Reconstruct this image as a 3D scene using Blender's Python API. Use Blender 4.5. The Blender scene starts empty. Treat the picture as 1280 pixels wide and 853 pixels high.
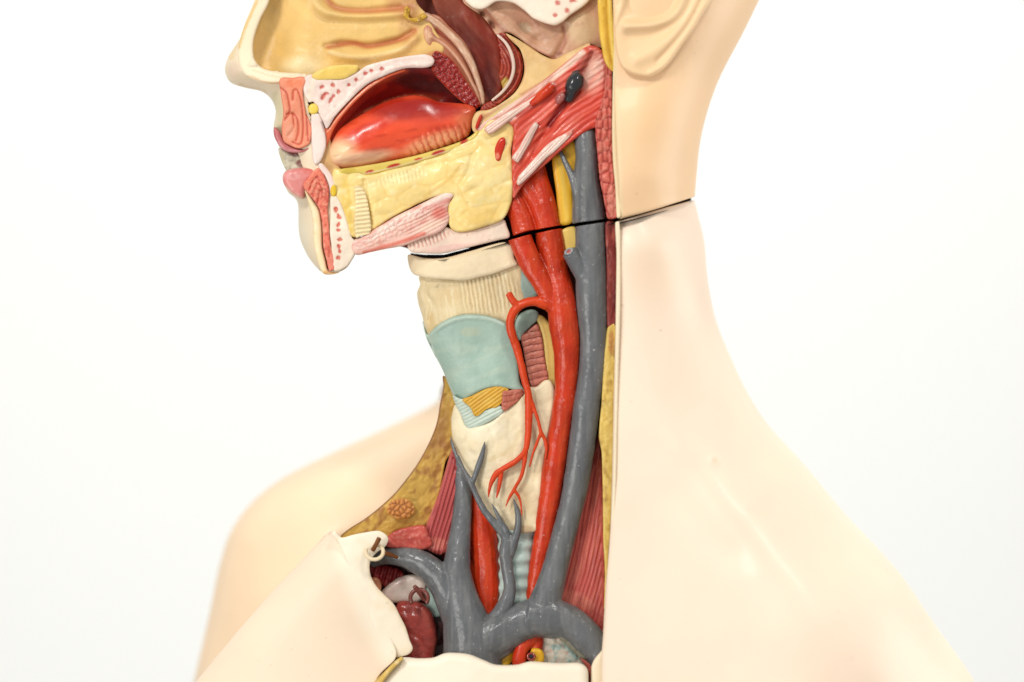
import bpy, math, random
import numpy as np
from mathutils import Vector
from mathutils.geometry import delaunay_2d_cdt

random.seed(7)
R = math.radians
scene = bpy.context.scene
COL = scene.collection

# ------------------------------------------------------------------ camera
S = 0.0003            # metres per unit of the working plane (a unit is 0.3 mm)
DIST = 1.25
cam_d = bpy.data.cameras.new('camera')
cam = bpy.data.objects.new('camera', cam_d)
COL.objects.link(cam)
cam.location = (0, -DIST, 0)
cam.rotation_euler = (R(90), 0, 0)
cam_d.sensor_width = 36
cam_d.lens = 36 * DIST / (1280 * S)
cam_d.clip_start = 0.05
cam_d.clip_end = 50
cam_d.dof.use_dof = True
cam_d.dof.focus_distance = DIST + 0.004
cam_d.dof.aperture_fstop = 2.5
scene.camera = cam

# ------------------------------------------------------------------ world and lamps
w = bpy.data.worlds.new('World')
scene.world = w
w.use_nodes = True
w.node_tree.nodes['Background'].inputs[0].default_value = (1.0, 0.985, 0.94, 1)
w.node_tree.nodes['Background'].inputs[1].default_value = 0.52

def area(name, loc, target, size, power, color=(1, 1, 1), sy=None):
    d = bpy.data.lights.new(name, 'AREA')
    d.energy = power
    d.color = color
    d.size = size
    if sy:
        d.shape = 'RECTANGLE'; d.size_y = sy
    o = bpy.data.objects.new(name, d)
    COL.objects.link(o)
    o.location = loc
    o.rotation_euler = (Vector(target) - Vector(loc)).to_track_quat('-Z', 'Y').to_euler()
    return o

area('ceiling_lamp', (0.35, -0.75, 0.95), (0.03, 0, -0.03), 0.16, 5, (1, 0.98, 0.94))
area('left_key_light', (-0.75, -0.85, -0.25), (0, 0, -0.05), 0.5, 6.0, (1, 0.98, 0.945))  # soft area key added low on the left, not a modelled window
area('front_spec_fill', (-0.55, -1.1, 0.75), (0, 0, 0), 0.2, 9.3, (1, 0.975, 0.93))  # unseen small source added in front for highlights and fill
area('side_rim_fill', (1.0, 0.1, 0.0), (0.08, 0, -0.06), 0.6, 6.5, (1, 0.985, 0.96))  # rim fill added at the right to brighten neck and shoulder edges
area('backdrop_fill', (0.0, 0.55, 1.3), (0, 1.6, 0.0), 1.2, 22.5, (1, 1, 0.985))  # unseen fill added above, only to whiten the backdrop
area('backdrop_fill', (0.0, 0.6, -1.2), (0, 1.6, 0.0), 1.2, 2, (1, 1, 0.985))  # weaker fill added below for the foot of the backdrop

scene.view_settings.view_transform = 'Standard'
scene.view_settings.look = 'None'
scene.view_settings.exposure = 0.0
scene.view_settings.gamma = 1.0
scene.render.engine = 'CYCLES'

# ------------------------------------------------------------------ helpers
ORG = {}

def P(px, py, h):
    """working plane coordinates + height towards the viewer -> metres"""
    k = (DIST - h * S) / DIST
    return ((px - 640) * S * k, -h * S, (426.5 - py) * S * k)

def lin(c):
    c = np.asarray(c, float) / 255.0
    return np.where(c <= 0.04045, c / 12.92, ((c + 0.055) / 1.055) ** 2.4)

KALB = 0.80
def alb(c, k=None):
    return np.clip(lin(c) * (k or KALB), 0.003, 0.88)

def empty(name, label, cat, px, py, h, group=None):
    o = bpy.data.objects.new(name, None)
    COL.objects.link(o)
    o.location = P(px, py, h)
    o.empty_display_size = 0.02
    o['label'] = label
    o['category'] = cat
    if group: o['group'] = group
    ORG[o.name] = np.array(o.location)
    return o

def root_org(parent):
    while parent is not None and parent.parent is not None:
        parent = parent.parent
    return ORG.get(parent.name, np.zeros(3)) if parent is not None else np.zeros(3)

def catmull(pts, closed, step):
    """points (n,k) -> smooth resampled curve"""
    p = np.asarray(pts, float)
    n = len(p)
    out = []
    rng = range(n if closed else n - 1)
    for i in rng:
        if closed:
            a, b, c, d = p[(i - 1) % n], p[i], p[(i + 1) % n], p[(i + 2) % n]
        else:
            b, c = p[i], p[i + 1]
            a = p[i - 1] if i > 0 else 2 * b - c
            d = p[i + 2] if i + 2 < n else 2 * c - b
        L = np.linalg.norm((c - b)[:2])
        m = max(1, int(math.ceil(L / step)))
        # centripetal-like tension: damp tangents where neighbours are far away
        t1 = (c - a) * 0.5; t2 = (d - b) * 0.5
        l1 = np.linalg.norm(t1[:2]); l2 = np.linalg.norm(t2[:2])
        if l1 > L: t1 = t1 * (L / l1)
        if l2 > L: t2 = t2 * (L / l2)
        for k in range(m):
            t = k / m
            h00 = 2*t**3 - 3*t**2 + 1; h10 = t**3 - 2*t**2 + t
            h01 = -2*t**3 + 3*t**2; h11 = t**3 - t**2
            out.append(h00*b + h10*t1 + h01*c + h11*t2)
    if not closed: out.append(p[-1])
    return np.array(out)

def dist_poly(q, line, closed=False, want_t=False):
    """distance of points q (n,2) to polyline; optional arclength of nearest point"""
    line = np.asarray(line, float)[:, :2]
    a = line if closed else line[:-1]
    b = np.roll(line, -1, 0) if closed else line[1:]
    best = np.full(len(q), 1e9); tt = np.zeros(len(q)); acc = 0
    for i in range(len(a)):
        ab = b[i] - a[i]; L2 = max(ab @ ab, 1e-9)
        t = np.clip(((q - a[i]) @ ab) / L2, 0, 1)
        d = np.hypot(q[:, 0] - a[i, 0] - t * ab[0], q[:, 1] - a[i, 1] - t * ab[1])
        L = math.sqrt(L2)
        if want_t:
            m = d < best
            tt[m] = (acc + t * L)[m]
        best = np.minimum(best, d); acc += L
    return (best, tt) if want_t else best

def inside(q, poly):
    x, y = q[:, 0], q[:, 1]
    c = np.zeros(len(q), bool)
    n = len(poly)
    for i in range(n):
        x1, y1 = poly[i]; x2, y2 = poly[(i + 1) % n]
        if y1 == y2: continue
        m = ((y1 > y) != (y2 > y)) & (x < (x2 - x1) * (y - y1) / (y2 - y1) + x1)
        c ^= m
    return c

def hsh(ix, iy, s):
    v = np.sin(ix * 127.1 + iy * 311.7 + s * 74.7) * 43758.5453
    return v - np.floor(v)

def vnoise(q, sc, seed=0, ang=0, asp=1):
    """value noise in [-1,1]; asp>1 stretches along direction ang"""
    ca, sa = math.cos(R(ang)), math.sin(R(ang))
    u = (q[:, 0] * ca + q[:, 1] * sa) / (sc * asp)
    v = (-q[:, 0] * sa + q[:, 1] * ca) / sc
    out = 0; amp = 1; tot = 0
    for o in range(3):
        iu, iv = np.floor(u), np.floor(v)
        fu, fv = u - iu, v - iv
        fu = fu*fu*(3-2*fu); fv = fv*fv*(3-2*fv)
        a = hsh(iu, iv, seed+o); b = hsh(iu+1, iv, seed+o); c = hsh(iu, iv+1, seed+o); d = hsh(iu+1, iv+1, seed+o)
        out = out + amp * ((a*(1-fu)+b*fu)*(1-fv) + (c*(1-fu)+d*fu)*fv)
        tot += amp; amp *= 0.5; u = u*2.03 + 5.1; v = v*2.03 + 1.7
    return out / tot * 2 - 1

def cells(q, sc, seed=0, ang=0, asp=1):
    """voronoi border measure: 0 on borders, towards 1 in cell middles; and a cell id"""
    ca, sa = math.cos(R(ang)), math.sin(R(ang))
    u = (q[:, 0] * ca + q[:, 1] * sa) / (sc * asp)
    v = (-q[:, 0] * sa + q[:, 1] * ca) / sc
    iu, iv = np.floor(u), np.floor(v)
    f1 = np.full(len(q), 9.0); f2 = f1.copy(); cid = np.zeros(len(q))
    for du in (-1, 0, 1):
        for dv in (-1, 0, 1):
            a, b = iu + du, iv + dv
            x = a + 0.15 + 0.7 * hsh(a, b, seed); y = b + 0.15 + 0.7 * hsh(a, b, seed + 3)
            d = np.hypot(u - x, v - y)
            m = d < f1
            f2 = np.where(m, f1, np.minimum(f2, d)); f1 = np.where(m, d, f1)
            cid = np.where(m, hsh(a, b, seed + 9), cid)
    return np.clip((f2 - f1) * 1.6, 0, 1), cid

def rbf(q, ctrl):
    """thin plate surface through control points (x,y,h)"""
    c = np.asarray(ctrl, float); n = len(c)
    sc = 200.0
    X = c[:, :2] / sc
    def U(r2): return 0.5 * r2 * np.log(r2 + 1e-12)
    K = U(((X[:, None] - X[None]) ** 2).sum(-1)) + np.eye(n) * 1e-4
    Pm = np.hstack([np.ones((n, 1)), X])
    A = np.zeros((n+3, n+3)); A[:n, :n] = K; A[:n, n:] = Pm; A[n:, :n] = Pm.T
    wv = np.linalg.solve(A, np.concatenate([c[:, 2], np.zeros(3)]))
    Q = q / sc
    out = wv[n] + Q @ wv[n+1:]
    for i in range(n):
        out = out + wv[i] * U(((Q - X[i]) ** 2).sum(-1))
    return out

def circ(t):
    t = np.clip(t, 0, 1)
    return np.sqrt(np.maximum(0, 1 - (1 - t) ** 2))

def ell(q, cx, cy, rx, ry, ang=0):
    ca, sa = math.cos(R(ang)), math.sin(R(ang))
    u = (q[:, 0]-cx)*ca + (q[:, 1]-cy)*sa; v = -(q[:, 0]-cx)*sa + (q[:, 1]-cy)*ca
    return np.sqrt((u/rx)**2 + (v/ry)**2)

def sstep(x, a, b):
    t = np.clip((x - a) / (b - a), 0, 1)
    return t*t*(3-2*t)

# height operations ------------------------------------------------
def ridge(line, width, amp, cstep=4):
    ln = catmull(line, False, cstep)
    def f(q, d): return amp * np.exp(-(dist_poly(q, ln) / width) ** 2)
    return f
def bump(cx, cy, rx, ry, amp, ang=0):
    return lambda q, d: amp * np.exp(-ell(q, cx, cy, rx, ry, ang) ** 2)
def noise(sc, amp, seed=0, ang=0, asp=1):
    return lambda q, d: amp * vnoise(q, sc, seed, ang, asp)
def cell(sc, amp, seed=0, ang=0, asp=1):
    return lambda q, d: amp * cells(q, sc, seed, ang, asp)[0] ** 0.6
def stripes(line, period, amp, warp=1.5, seed=0):
    """grooves running parallel to a guide polyline"""
    ln = catmull(line, False, 6)
    def f(q, d):
        dd = dist_poly(q, ln) + warp * vnoise(q, 45, seed)
        return amp * np.cos(dd * 2 * math.pi / period)
    return f
def rungs(line, period, amp, warp=1.0, seed=0):
    """grooves running across a guide polyline"""
    ln = catmull(line, False, 3)
    def f(q, d):
        _, t = dist_poly(q, ln, want_t=True)
        return amp * np.cos((t + warp * vnoise(q, 8, seed)) * 2 * math.pi / period)
    return f
def rnd(line, Rr, H, step=6):
    ln = catmull(line, False, step)
    return lambda q, d: -H * (1 - circ(dist_poly(q, ln) / Rr))
def tps(ctrl):
    return lambda q, d: rbf(q, ctrl)
def dome(Rr, H):
    return lambda q, d: H * circ(d / Rr)
def masked(f, cx, cy, rx, ry, ang=0):
    return lambda q, d: f(q, d) * (1 - sstep(ell(q, cx, cy, rx, ry, ang), 0.6, 1.0))

# paint operations: return (alpha, colour) --------------------------
def pl(line, width, colr, a=1.0, soft=0.5, wob=0.0, seed=0):
    ln = catmull(line, False, 4)
    def f(q, d):
        dd = dist_poly(q, ln)
        if wob: dd = dd + wob * vnoise(q, 5, seed)
        return a * (1 - sstep(dd, width * soft, width)), colr
    return f
def pb(cx, cy, rx, ry, colr, a=1.0, ang=0, soft=0.5, wob=0.0, seed=0):
    def f(q, d):
        e = ell(q, cx, cy, rx, ry, ang)
        if wob: e = e + wob * vnoise(q, max(rx, ry) * 0.5, seed)
        return a * (1 - sstep(e, soft, 1.0)), colr
    return f
def pn(sc, colr, a=0.5, seed=0, ang=0, asp=1, lo=0.0, hi=0.6):
    return lambda q, d: (a * sstep(vnoise(q, sc, seed, ang, asp), lo, hi), colr)
def pc(sc, colr, a=0.6, seed=0, ang=0, asp=1, wd=0.3):
    """paint in the borders between cells"""
    return lambda q, d: (a * (1 - sstep(cells(q, sc, seed, ang, asp)[0], 0.0, wd)), colr)
def pe(width, colr, a=1.0):
    """paint along the rim"""
    return lambda q, d: (a * (1 - sstep(d, 0, width)), colr)
def prungs(line, period, colr, a=0.6, duty=0.3, warp=1.0, seed=0):
    ln = catmull(line, False, 3)
    def f(q, d):
        _, t = dist_poly(q, ln, want_t=True)
        ph = np.cos((t + warp * vnoise(q, 8, seed)) * 2 * math.pi / period)
        return a * sstep(-ph, 1 - duty * 2, 1.0), colr
    return f
def pstripes(line, period, colr, a=0.6, duty=0.3, warp=1.5, seed=0):
    ln = catmull(line, False, 6)
    def f(q, d):
        dd = dist_poly(q, ln) + warp * vnoise(q, 45, seed)
        return a * sstep(-np.cos(dd * 2 * math.pi / period), 1 - duty * 2, 1.0), colr
    return f

def finish(o, name_label, parent):
    if name_label: o['label'] = name_label
    if parent is not None: o.parent = parent

def pad(name, outline, parent, mat, h, col, base=-60, edge=(2.0, 2.5), step=2.0,
        ops=(), paint=(), smooth=True, label=None, k=None, back=None, cstep=None, taper=0.04):
    """a solid piece: smooth outline, relief front, walls, back"""
    cs = cstep or step
    poly = catmull(outline, True, cs) if smooth else np.asarray(outline, float)
    if not smooth:
        out = []
        n = len(poly)
        for i in range(n):
            a, b = poly[i], poly[(i+1) % n]
            m = max(1, int(np.linalg.norm(b-a) / cs))
            for kk in range(m): out.append(a + (b-a) * kk / m)
        poly = np.array(out)
    lo, hi = poly.min(0), poly.max(0)
    # inset rings for the rounded rim
    nx = np.roll(poly, -1, 0) - np.roll(poly, 1, 0)
    nrm = np.stack([nx[:, 1], -nx[:, 0]], 1)
    nrm /= np.maximum(np.linalg.norm(nrm, axis=1, keepdims=True), 1e-6)
    area2 = np.sum(poly[:, 0] * np.roll(poly[:, 1], -1) - np.roll(poly[:, 0], -1) * poly[:, 1])
    if area2 > 0: nrm = -nrm
    extra = []
    er = edge[1]
    offs = [er * 0.12, er * 0.4, er * 0.9]
    for of in offs:
        q = poly + nrm * of
        m = inside(q, poly)
        q = q[m]
        if len(q):
            q = q[dist_poly(q, poly, True) > of * 0.85]
            extra.append(q)
    gx = np.arange(lo[0] + step * 0.5, hi[0], step)
    gy = np.arange(lo[1] + step * 0.5, hi[1], step * 0.866)
    G = np.array([(x + (step * 0.5 if j % 2 else 0), y) for j, y in enumerate(gy) for x in gx]) if len(gx) and len(gy) else np.zeros((0, 2))
    if len(G):
        G = G[inside(G, poly)]
    if len(G):
        G = G[dist_poly(G, poly, True) > max(er * 0.9 + step * 0.35, step * 0.4)]
    pts = np.vstack([poly] + extra + [G])
    vs = [Vector((float(a), -float(b))) for a, b in pts]
    n = len(poly)
    res = delaunay_2d_cdt(vs, [], [list(range(n))], 0, 1e-4, False)
    V = np.array([(v.x, -v.y) for v in res[0]])
    F = [f for f in res[2]]
    cen = np.array([V[list(f)].mean(0) for f in F])
    keep = inside(cen, poly)
    F = [f for f, kp in zip(F, keep) if kp]
    used = np.zeros(len(V), bool)
    for f in F:
        for i in f: used[i] = True
    remap = np.cumsum(used) - 1
    V = V[used]
    F = [[int(remap[i]) for i in f] for f in F]
    d = dist_poly(V, poly, True)
    H = np.full(len(V), float(h)) if not callable(h) else h(V, d)
    for op in ops: H = H + op(V, d)
    H = H - edge[0] * (1 - circ(d / er))
    C = np.tile(alb(col, k), (len(V), 1))
    for pt in paint:
        a, c = pt(V, d)
        a = np.clip(a, 0, 1)[:, None]
        C = C * (1 - a) + alb(c, k) * a
    # boundary edges
    cnt = {}
    for f in F:
        for i in range(len(f)):
            e = (f[i], f[(i + 1) % len(f)])
            cnt[e] = 1
    bnd = [e for e in cnt if (e[1], e[0]) not in cnt]
    org = root_org(parent)
    NV = len(V)
    verts = [P(V[i, 0], V[i, 1], H[i]) for i in range(NV)]
    cols = [tuple(C[i]) for i in range(NV)]
    bset = {}
    for e in bnd:
        for i in e:
            if i not in bset:
                bset[i] = len(verts)
                hb = base if not callable(base) else base(V[i])
                hb = min(hb, H[i] - 0.5)
                j = int(np.argmin((poly[:, 0] - V[i, 0]) ** 2 + (poly[:, 1] - V[i, 1]) ** 2))
                tp = min(taper * (H[i] - hb), 30)
                verts.append(P(V[i, 0] + nrm[j, 0] * tp, V[i, 1] + nrm[j, 1] * tp, hb)); cols.append(tuple(C[i]))
    faces = list(F); nf0 = len(F)
    tps_at = {}
    for i in bset:
        j = int(np.argmin((poly[:, 0] - V[i, 0]) ** 2 + (poly[:, 1] - V[i, 1]) ** 2)); hb = base
        tps_at[j] = min(taper * (H[i] - min(base, H[i] - 0.5)), 30)
    tmean = float(np.mean(list(tps_at.values()))) if tps_at else 0
    for a, b in bnd:
        faces.append([b, a, bset[a], bset[b]])
    # back cap: same triangulation on the rim points would need a fan; use a CDT-free mirrored sheet
    bk = {}
    for i in range(NV):
        if i in bset: bk[i] = bset[i]
    # coarse back: mirror every face (keeps the solid closed)
    if back is not False and NV < 9000:
        for i in range(NV):
            if i not in bk:
                bk[i] = len(verts)
                hb = base if not callable(base) else base(V[i])
                sx = sy = 0.0
                if d[i] < 3 * 30 * 0.5:
                    j = int(np.argmin((poly[:, 0] - V[i, 0]) ** 2 + (poly[:, 1] - V[i, 1]) ** 2))
                    tp = tps_at.get(j, tmean)
                    if tp > 0 and d[i] < 3 * tp:
                        tp = tp - d[i] / 3; sx = nrm[j, 0] * tp; sy = nrm[j, 1] * tp
                verts.append(P(V[i, 0] + sx, V[i, 1] + sy, min(hb, H[i] - 0.5))); cols.append(tuple(C[i]))
        for f in F: faces.append([bk[i] for i in reversed(f)])
    verts = [(v[0] - org[0], v[1] - org[1], v[2] - org[2]) for v in verts]
    me = bpy.data.meshes.new(name)
    me.from_pydata(verts, [], faces)
    ca = me.color_attributes.new('paint', 'FLOAT_COLOR', 'POINT')
    arr = np.ones((len(verts), 4)); arr[:, :3] = np.array(cols)
    ca.data.foreach_set('color', arr.ravel())
    me.polygons.foreach_set('use_smooth', [not (nf0 <= i < nf0 + len(bnd)) for i in range(len(me.polygons))])
    me.materials.append(mat)
    me.update()
    o = bpy.data.objects.new(name, me)
    COL.objects.link(o)
    finish(o, label, parent)
    return o

def tube_geo(path, seg=16, flat=1.0, step=2.0, clamp=None, noise_amp=0.0, seed=0):
    """path rows: px, py, h, r"""
    c = catmull(path, False, step)
    W = []
    for i, (x, y, h, r) in enumerate(c):
        W.append((x, y, h, r))
    W = np.array(W)
    pos = W[:, :3]
    T = np.gradient(pos, axis=0)
    T /= np.maximum(np.linalg.norm(T, axis=1, keepdims=True), 1e-6)
    verts = []; faces = []
    for i in range(len(W)):
        t = T[i]
        up = np.array([0, 0, 1.0])
        s = np.cross(t, up)
        if np.linalg.norm(s) < 1e-3: s = np.array([1.0, 0, 0])
        s /= np.linalg.norm(s)
        u = np.cross(s, t); u /= np.linalg.norm(u)
        for k in range(seg):
            a = 2 * math.pi * k / seg
            rr = W[i, 3] * (1 + noise_amp * math.sin(3 * a + i * 0.11 + seed) * math.sin(i * 0.07 + seed))
            p = pos[i] + s * math.cos(a) * rr + u * math.sin(a) * rr * flat
            if clamp is not None: p = clamp(p)
            verts.append(p)
    n = len(W)
    for i in range(n - 1):
        for k in range(seg):
            a = i * seg + k; b = i * seg + (k + 1) % seg
            faces.append((a, b, b + seg, a + seg))
    # rounded-ish caps
    for i, sg in ((0, -1), (n - 1, 1)):
        cc = pos[i] + T[i] * sg * W[i, 3] * 0.35
        if clamp is not None: cc = clamp(cc)
        ci = len(verts); verts.append(cc)
        for k in range(seg):
            a = i * seg + k; b = i * seg + (k + 1) % seg
            faces.append((b, a, ci) if sg < 0 else (a, b, ci))
    # consistent outward winding
    return np.array(verts), faces

def geo_obj(name, parts, parent, mat, remesh=None, label=None, smooth_it=0, uneven=0.0005):
    V = []; F = []
    for v, f in parts:
        o = len(V)
        V.extend([P(*p) for p in v]); F.extend([tuple(i + o for i in ff) for ff in f])
    org = root_org(parent)
    V = [(v[0]-org[0], v[1]-org[1], v[2]-org[2]) for v in V]
    me = bpy.data.meshes.new(name)
    me.from_pydata(V, [], F)
    import bmesh
    bm = bmesh.new(); bm.from_mesh(me); bmesh.ops.recalc_face_normals(bm, faces=bm.faces[:])
    bm.to_mesh(me); bm.free()
    me.polygons.foreach_set('use_smooth', [True] * len(me.polygons))
    me.materials.append(mat)
    o = bpy.data.objects.new(name, me)
    COL.objects.link(o)
    finish(o, label, parent)
    if remesh:
        m = o.modifiers.new('remesh', 'REMESH'); m.mode = 'VOXEL'; m.voxel_size = remesh * S
        m.use_smooth_shade = True
        if smooth_it:
            s = o.modifiers.new('smooth', 'SMOOTH'); s.factor = 0.5; s.iterations = smooth_it
        tx = bpy.data.textures.get('hand_modelled') or bpy.data.textures.new('hand_modelled', 'CLOUDS')
        tx.noise_scale = 0.0045; tx.noise_depth = 2
        dm = o.modifiers.new('unevenness', 'DISPLACE'); dm.texture = tx; dm.strength = uneven; dm.mid_level = 0.5
        dm.texture_coords = 'LOCAL'
    return o

def tube(name, path, parent, mat, label=None, **kw):
    return geo_obj(name, [tube_geo(path, **kw)], parent, mat, label=label)

# ------------------------------------------------------------------ materials
def _nodes(name):
    m = bpy.data.materials.new(name); m.use_nodes = True
    return m, m.node_tree.nodes, m.node_tree.links, m.node_tree.nodes['Principled BSDF']

def mat_paint(name, rough=0.4, bump=0.25, bscale=900, color=None, mottle=0.12, mscale=90, speck=0.0,
              coat=0.0, pin=0.0, sss=0.0, k=None, streak=None, drys=0.0):
    m, N, L, B = _nodes(name)
    tc = N.new('ShaderNodeTexCoord')
    if color is None:
        src = N.new('ShaderNodeAttribute'); src.attribute_name = 'paint'; c = src.outputs['Color']
    else:
        src = N.new('ShaderNodeRGB'); src.outputs[0].default_value = (*alb(color, k), 1); c = src.outputs[0]
    vec = tc.outputs['Object']
    n1 = N.new('ShaderNodeTexNoise'); n1.inputs['Scale'].default_value = mscale; n1.inputs['Detail'].default_value = 6
    L.new(vec, n1.inputs['Vector'])
    mr = N.new('ShaderNodeMapRange'); mr.inputs['From Min'].default_value = 0.3; mr.inputs['From Max'].default_value = 0.7
    mr.inputs['To Min'].default_value = 1 - mottle; mr.inputs['To Max'].default_value = 1 + mottle * 0.6
    L.new(n1.outputs['Fac'], mr.inputs['Value'])
    mx = N.new('ShaderNodeMix'); mx.data_type = 'RGBA'; mx.blend_type = 'MULTIPLY'; mx.inputs[0].default_value = 1
    L.new(c, mx.inputs[6]); L.new(mr.outputs[0], mx.inputs[7])
    c = mx.outputs[2]
    if streak:
        mp = N.new('ShaderNodeMapping'); mp.inputs['Scale'].default_value = streak[0]
        mp.inputs['Rotation'].default_value = (0, R(streak[3]) if len(streak) > 3 else 0, 0)
        L.new(vec, mp.inputs[0])
        n2 = N.new('ShaderNodeTexNoise'); n2.inputs['Scale'].default_value = 1; n2.inputs['Detail'].default_value = 4
        L.new(mp.outputs[0], n2.inputs['Vector'])
        r2 = N.new('ShaderNodeMapRange'); r2.inputs['From Min'].default_value = 0.42; r2.inputs['From Max'].default_value = 0.68
        L.new(n2.outputs['Fac'], r2.inputs['Value'])
        r2.inputs['To Max'].default_value = streak[2]
        m2 = N.new('ShaderNodeMix'); m2.data_type = 'RGBA'
        L.new(r2.outputs[0], m2.inputs[0]); L.new(c, m2.inputs[6]); m2.inputs[7].default_value = (*alb(streak[1], k), 1)
        c = m2.outputs[2]
    for amt, sc, thr, colr in ((speck, 800, 0.72, (0.7, 0.66, 0.6)), (pin, 300, 0.745, (0.05, 0.03, 0.02))):
        if amt:
            n3 = N.new('ShaderNodeTexNoise'); n3.inputs['Scale'].default_value = sc; n3.inputs['Detail'].default_value = 2
            L.new(vec, n3.inputs['Vector'])
            r3 = N.new('ShaderNodeMapRange'); r3.inputs['From Min'].default_value = thr - 0.02; r3.inputs['From Max'].default_value = thr + 0.03
            r3.inputs['To Max'].default_value = amt
            L.new(n3.outputs['Fac'], r3.inputs['Value'])
            m3 = N.new('ShaderNodeMix'); m3.data_type = 'RGBA'
            L.new(r3.outputs[0], m3.inputs[0]); L.new(c, m3.inputs[6]); m3.inputs[7].default_value = (*colr, 1)
            c = m3.outputs[2]
    L.new(c, B.inputs['Base Color']); B.inputs['Specular IOR Level'].default_value = 0.3
    rr = N.new('ShaderNodeMapRange'); rr.inputs['To Min'].default_value = rough * 0.75; rr.inputs['To Max'].default_value = min(1, rough * 1.3)
    L.new(n1.outputs['Fac'], rr.inputs['Value']); L.new(rr.outputs[0], B.inputs['Roughness'])
    if coat:
        B.inputs['Coat Weight'].default_value = coat; B.inputs['Coat Roughness'].default_value = 0.12
    if sss:
        B.inputs['Subsurface Weight'].default_value = sss
        B.inputs['Subsurface Radius'].default_value = (1, 0.5, 0.3); B.inputs['Subsurface Scale'].default_value = 0.003
    if bump:
        nb = N.new('ShaderNodeTexNoise'); nb.inputs['Scale'].default_value = bscale; nb.inputs['Detail'].default_value = 5
        L.new(vec, nb.inputs['Vector'])
        b = N.new('ShaderNodeBump'); b.inputs['Strength'].default_value = bump; b.inputs['Distance'].default_value = 0.0004
        L.new(nb.outputs['Fac'], b.inputs['Height']); L.new(b.outputs[0], B.inputs['Normal'])
    return m

M_skin = mat_paint('painted_skin', 0.42, 0.06, 500, mottle=0.05, mscale=25, pin=0.15, coat=0.025)
M_gloss = mat_paint('varnished_tissue', 0.33, 0.2, 700, mottle=0.10, coat=0.12, speck=0.15)
M_wet = mat_paint('glossy_tongue', 0.27, 0.1, 400, mottle=0.08, coat=0.15, speck=0.1)
M_tissue = mat_paint('painted_tissue', 0.36, 0.4, 800, mottle=0.12, speck=0.12, pin=0.25)
M_matte = mat_paint('painted_cast', 0.5, 0.35, 700, mottle=0.08, pin=0.2)
M_vein = mat_paint('grey_vein_paint', 0.30, 0.30, 600, color=(101, 103, 106), mottle=0.16, speck=0.3, coat=0.12,
                   pin=0.3, streak=((420, 420, 40), (142, 143, 141), 0.4))
M_artery = mat_paint('red_artery_paint', 0.30, 0.35, 600, color=(198, 50, 18), mottle=0.25, speck=0.3, coat=0.05,
                     streak=((480, 480, 45), (222, 84, 40), 0.5))
M_orange = mat_paint('orange_artery_paint', 0.35, 0.3, 600, color=(214, 66, 20), mottle=0.15, speck=0.2)
M_ring = mat_paint('brown_lacquer', 0.3, 0.3, 600, color=(120, 58, 48), mottle=0.2, coat=0.3)
M_brass = mat_paint('old_brass', 0.35, 0.3, 600, color=(150, 95, 55), mottle=0.3)
M_brass.node_tree.nodes['Principled BSDF'].inputs['Metallic'].default_value = 0.7
M_black = mat_paint('black_lacquer', 0.22, 0.35, 500, color=(38, 40, 44), mottle=0.3, speck=0.3, coat=0.5)
M_wall = mat_paint('white_wall_paint', 0.9, 0.0, 100, color=(250, 251, 249), mottle=0.01, mscale=2, k=0.88)

# colours as painted on the cast
CREAM = (240, 222, 185); SKIN = (247, 208, 164); TSKIN = (250, 227, 204); RED = (196, 44, 26); BONE = (240, 220, 205)
YEL = (236, 202, 116); DRED = (110, 14, 12)

SEAM = np.array([(505,316),(512,317),(530,320),(555,320.5),(588,312),(630,300.5),(665,290.5),(700,284),(730,279.5),(760,275.5),(772,275.5),(800,268),(830,259),(866,247),(900,236)], float)
def seam_y(x): return float(np.interp(x, SEAM[:, 0], SEAM[:, 1]))

# ================================================================== SETTING
def backdrop():
    import bmesh
    me = bpy.data.meshes.new('wall'); bm = bmesh.new()
    # a plain wall with a softly coved foot
    prof = [(1.9, 2.2)] + [(1.9, -0.9)] + [(1.9 - 0.5 * (1 - math.cos(a)), -0.9 - 0.5 * math.sin(a)) for a in [R(t) for t in range(10, 91, 10)]] + [(0.9, -1.4)]
    rows = []
    for (y, z) in prof:
        rows.append([bm.verts.new((x, y, z)) for x in (-3.2, 3.2)])
    for a, b in zip(rows[:-1], rows[1:]):
        bm.faces.new((a[0], b[0], b[1], a[1]))
    bm.normal_update(); bm.to_mesh(me); bm.free()
    me.polygons.foreach_set('use_smooth', [True] * len(me.polygons))
    me.materials.append(M_wall)
    o = bpy.data.objects.new('wall', me); COL.objects.link(o); o['kind'] = 'structure'
backdrop()

# ================================================================== HEAD PIECE
head = empty('head_model', 'sliced anatomical head with nose, open mouth, tongue and ear, above the dark neck seam',
             'anatomical model', 640, 150, -40)

PROFILE = [(345,-60),(327,0),(310,32),(295,42+14),(285,72),(281,86),(284,98),(291,105),(307,110),(328,115),(340,126),(344.5,140),(342,159),(345,173),(350,187),
           (353,199),(358,209),(355,218),(354,226),(360,240),(371,251),(373,266),(373,280),(375,298),(384,319),(397,336),(407,342),(422,341)]
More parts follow.
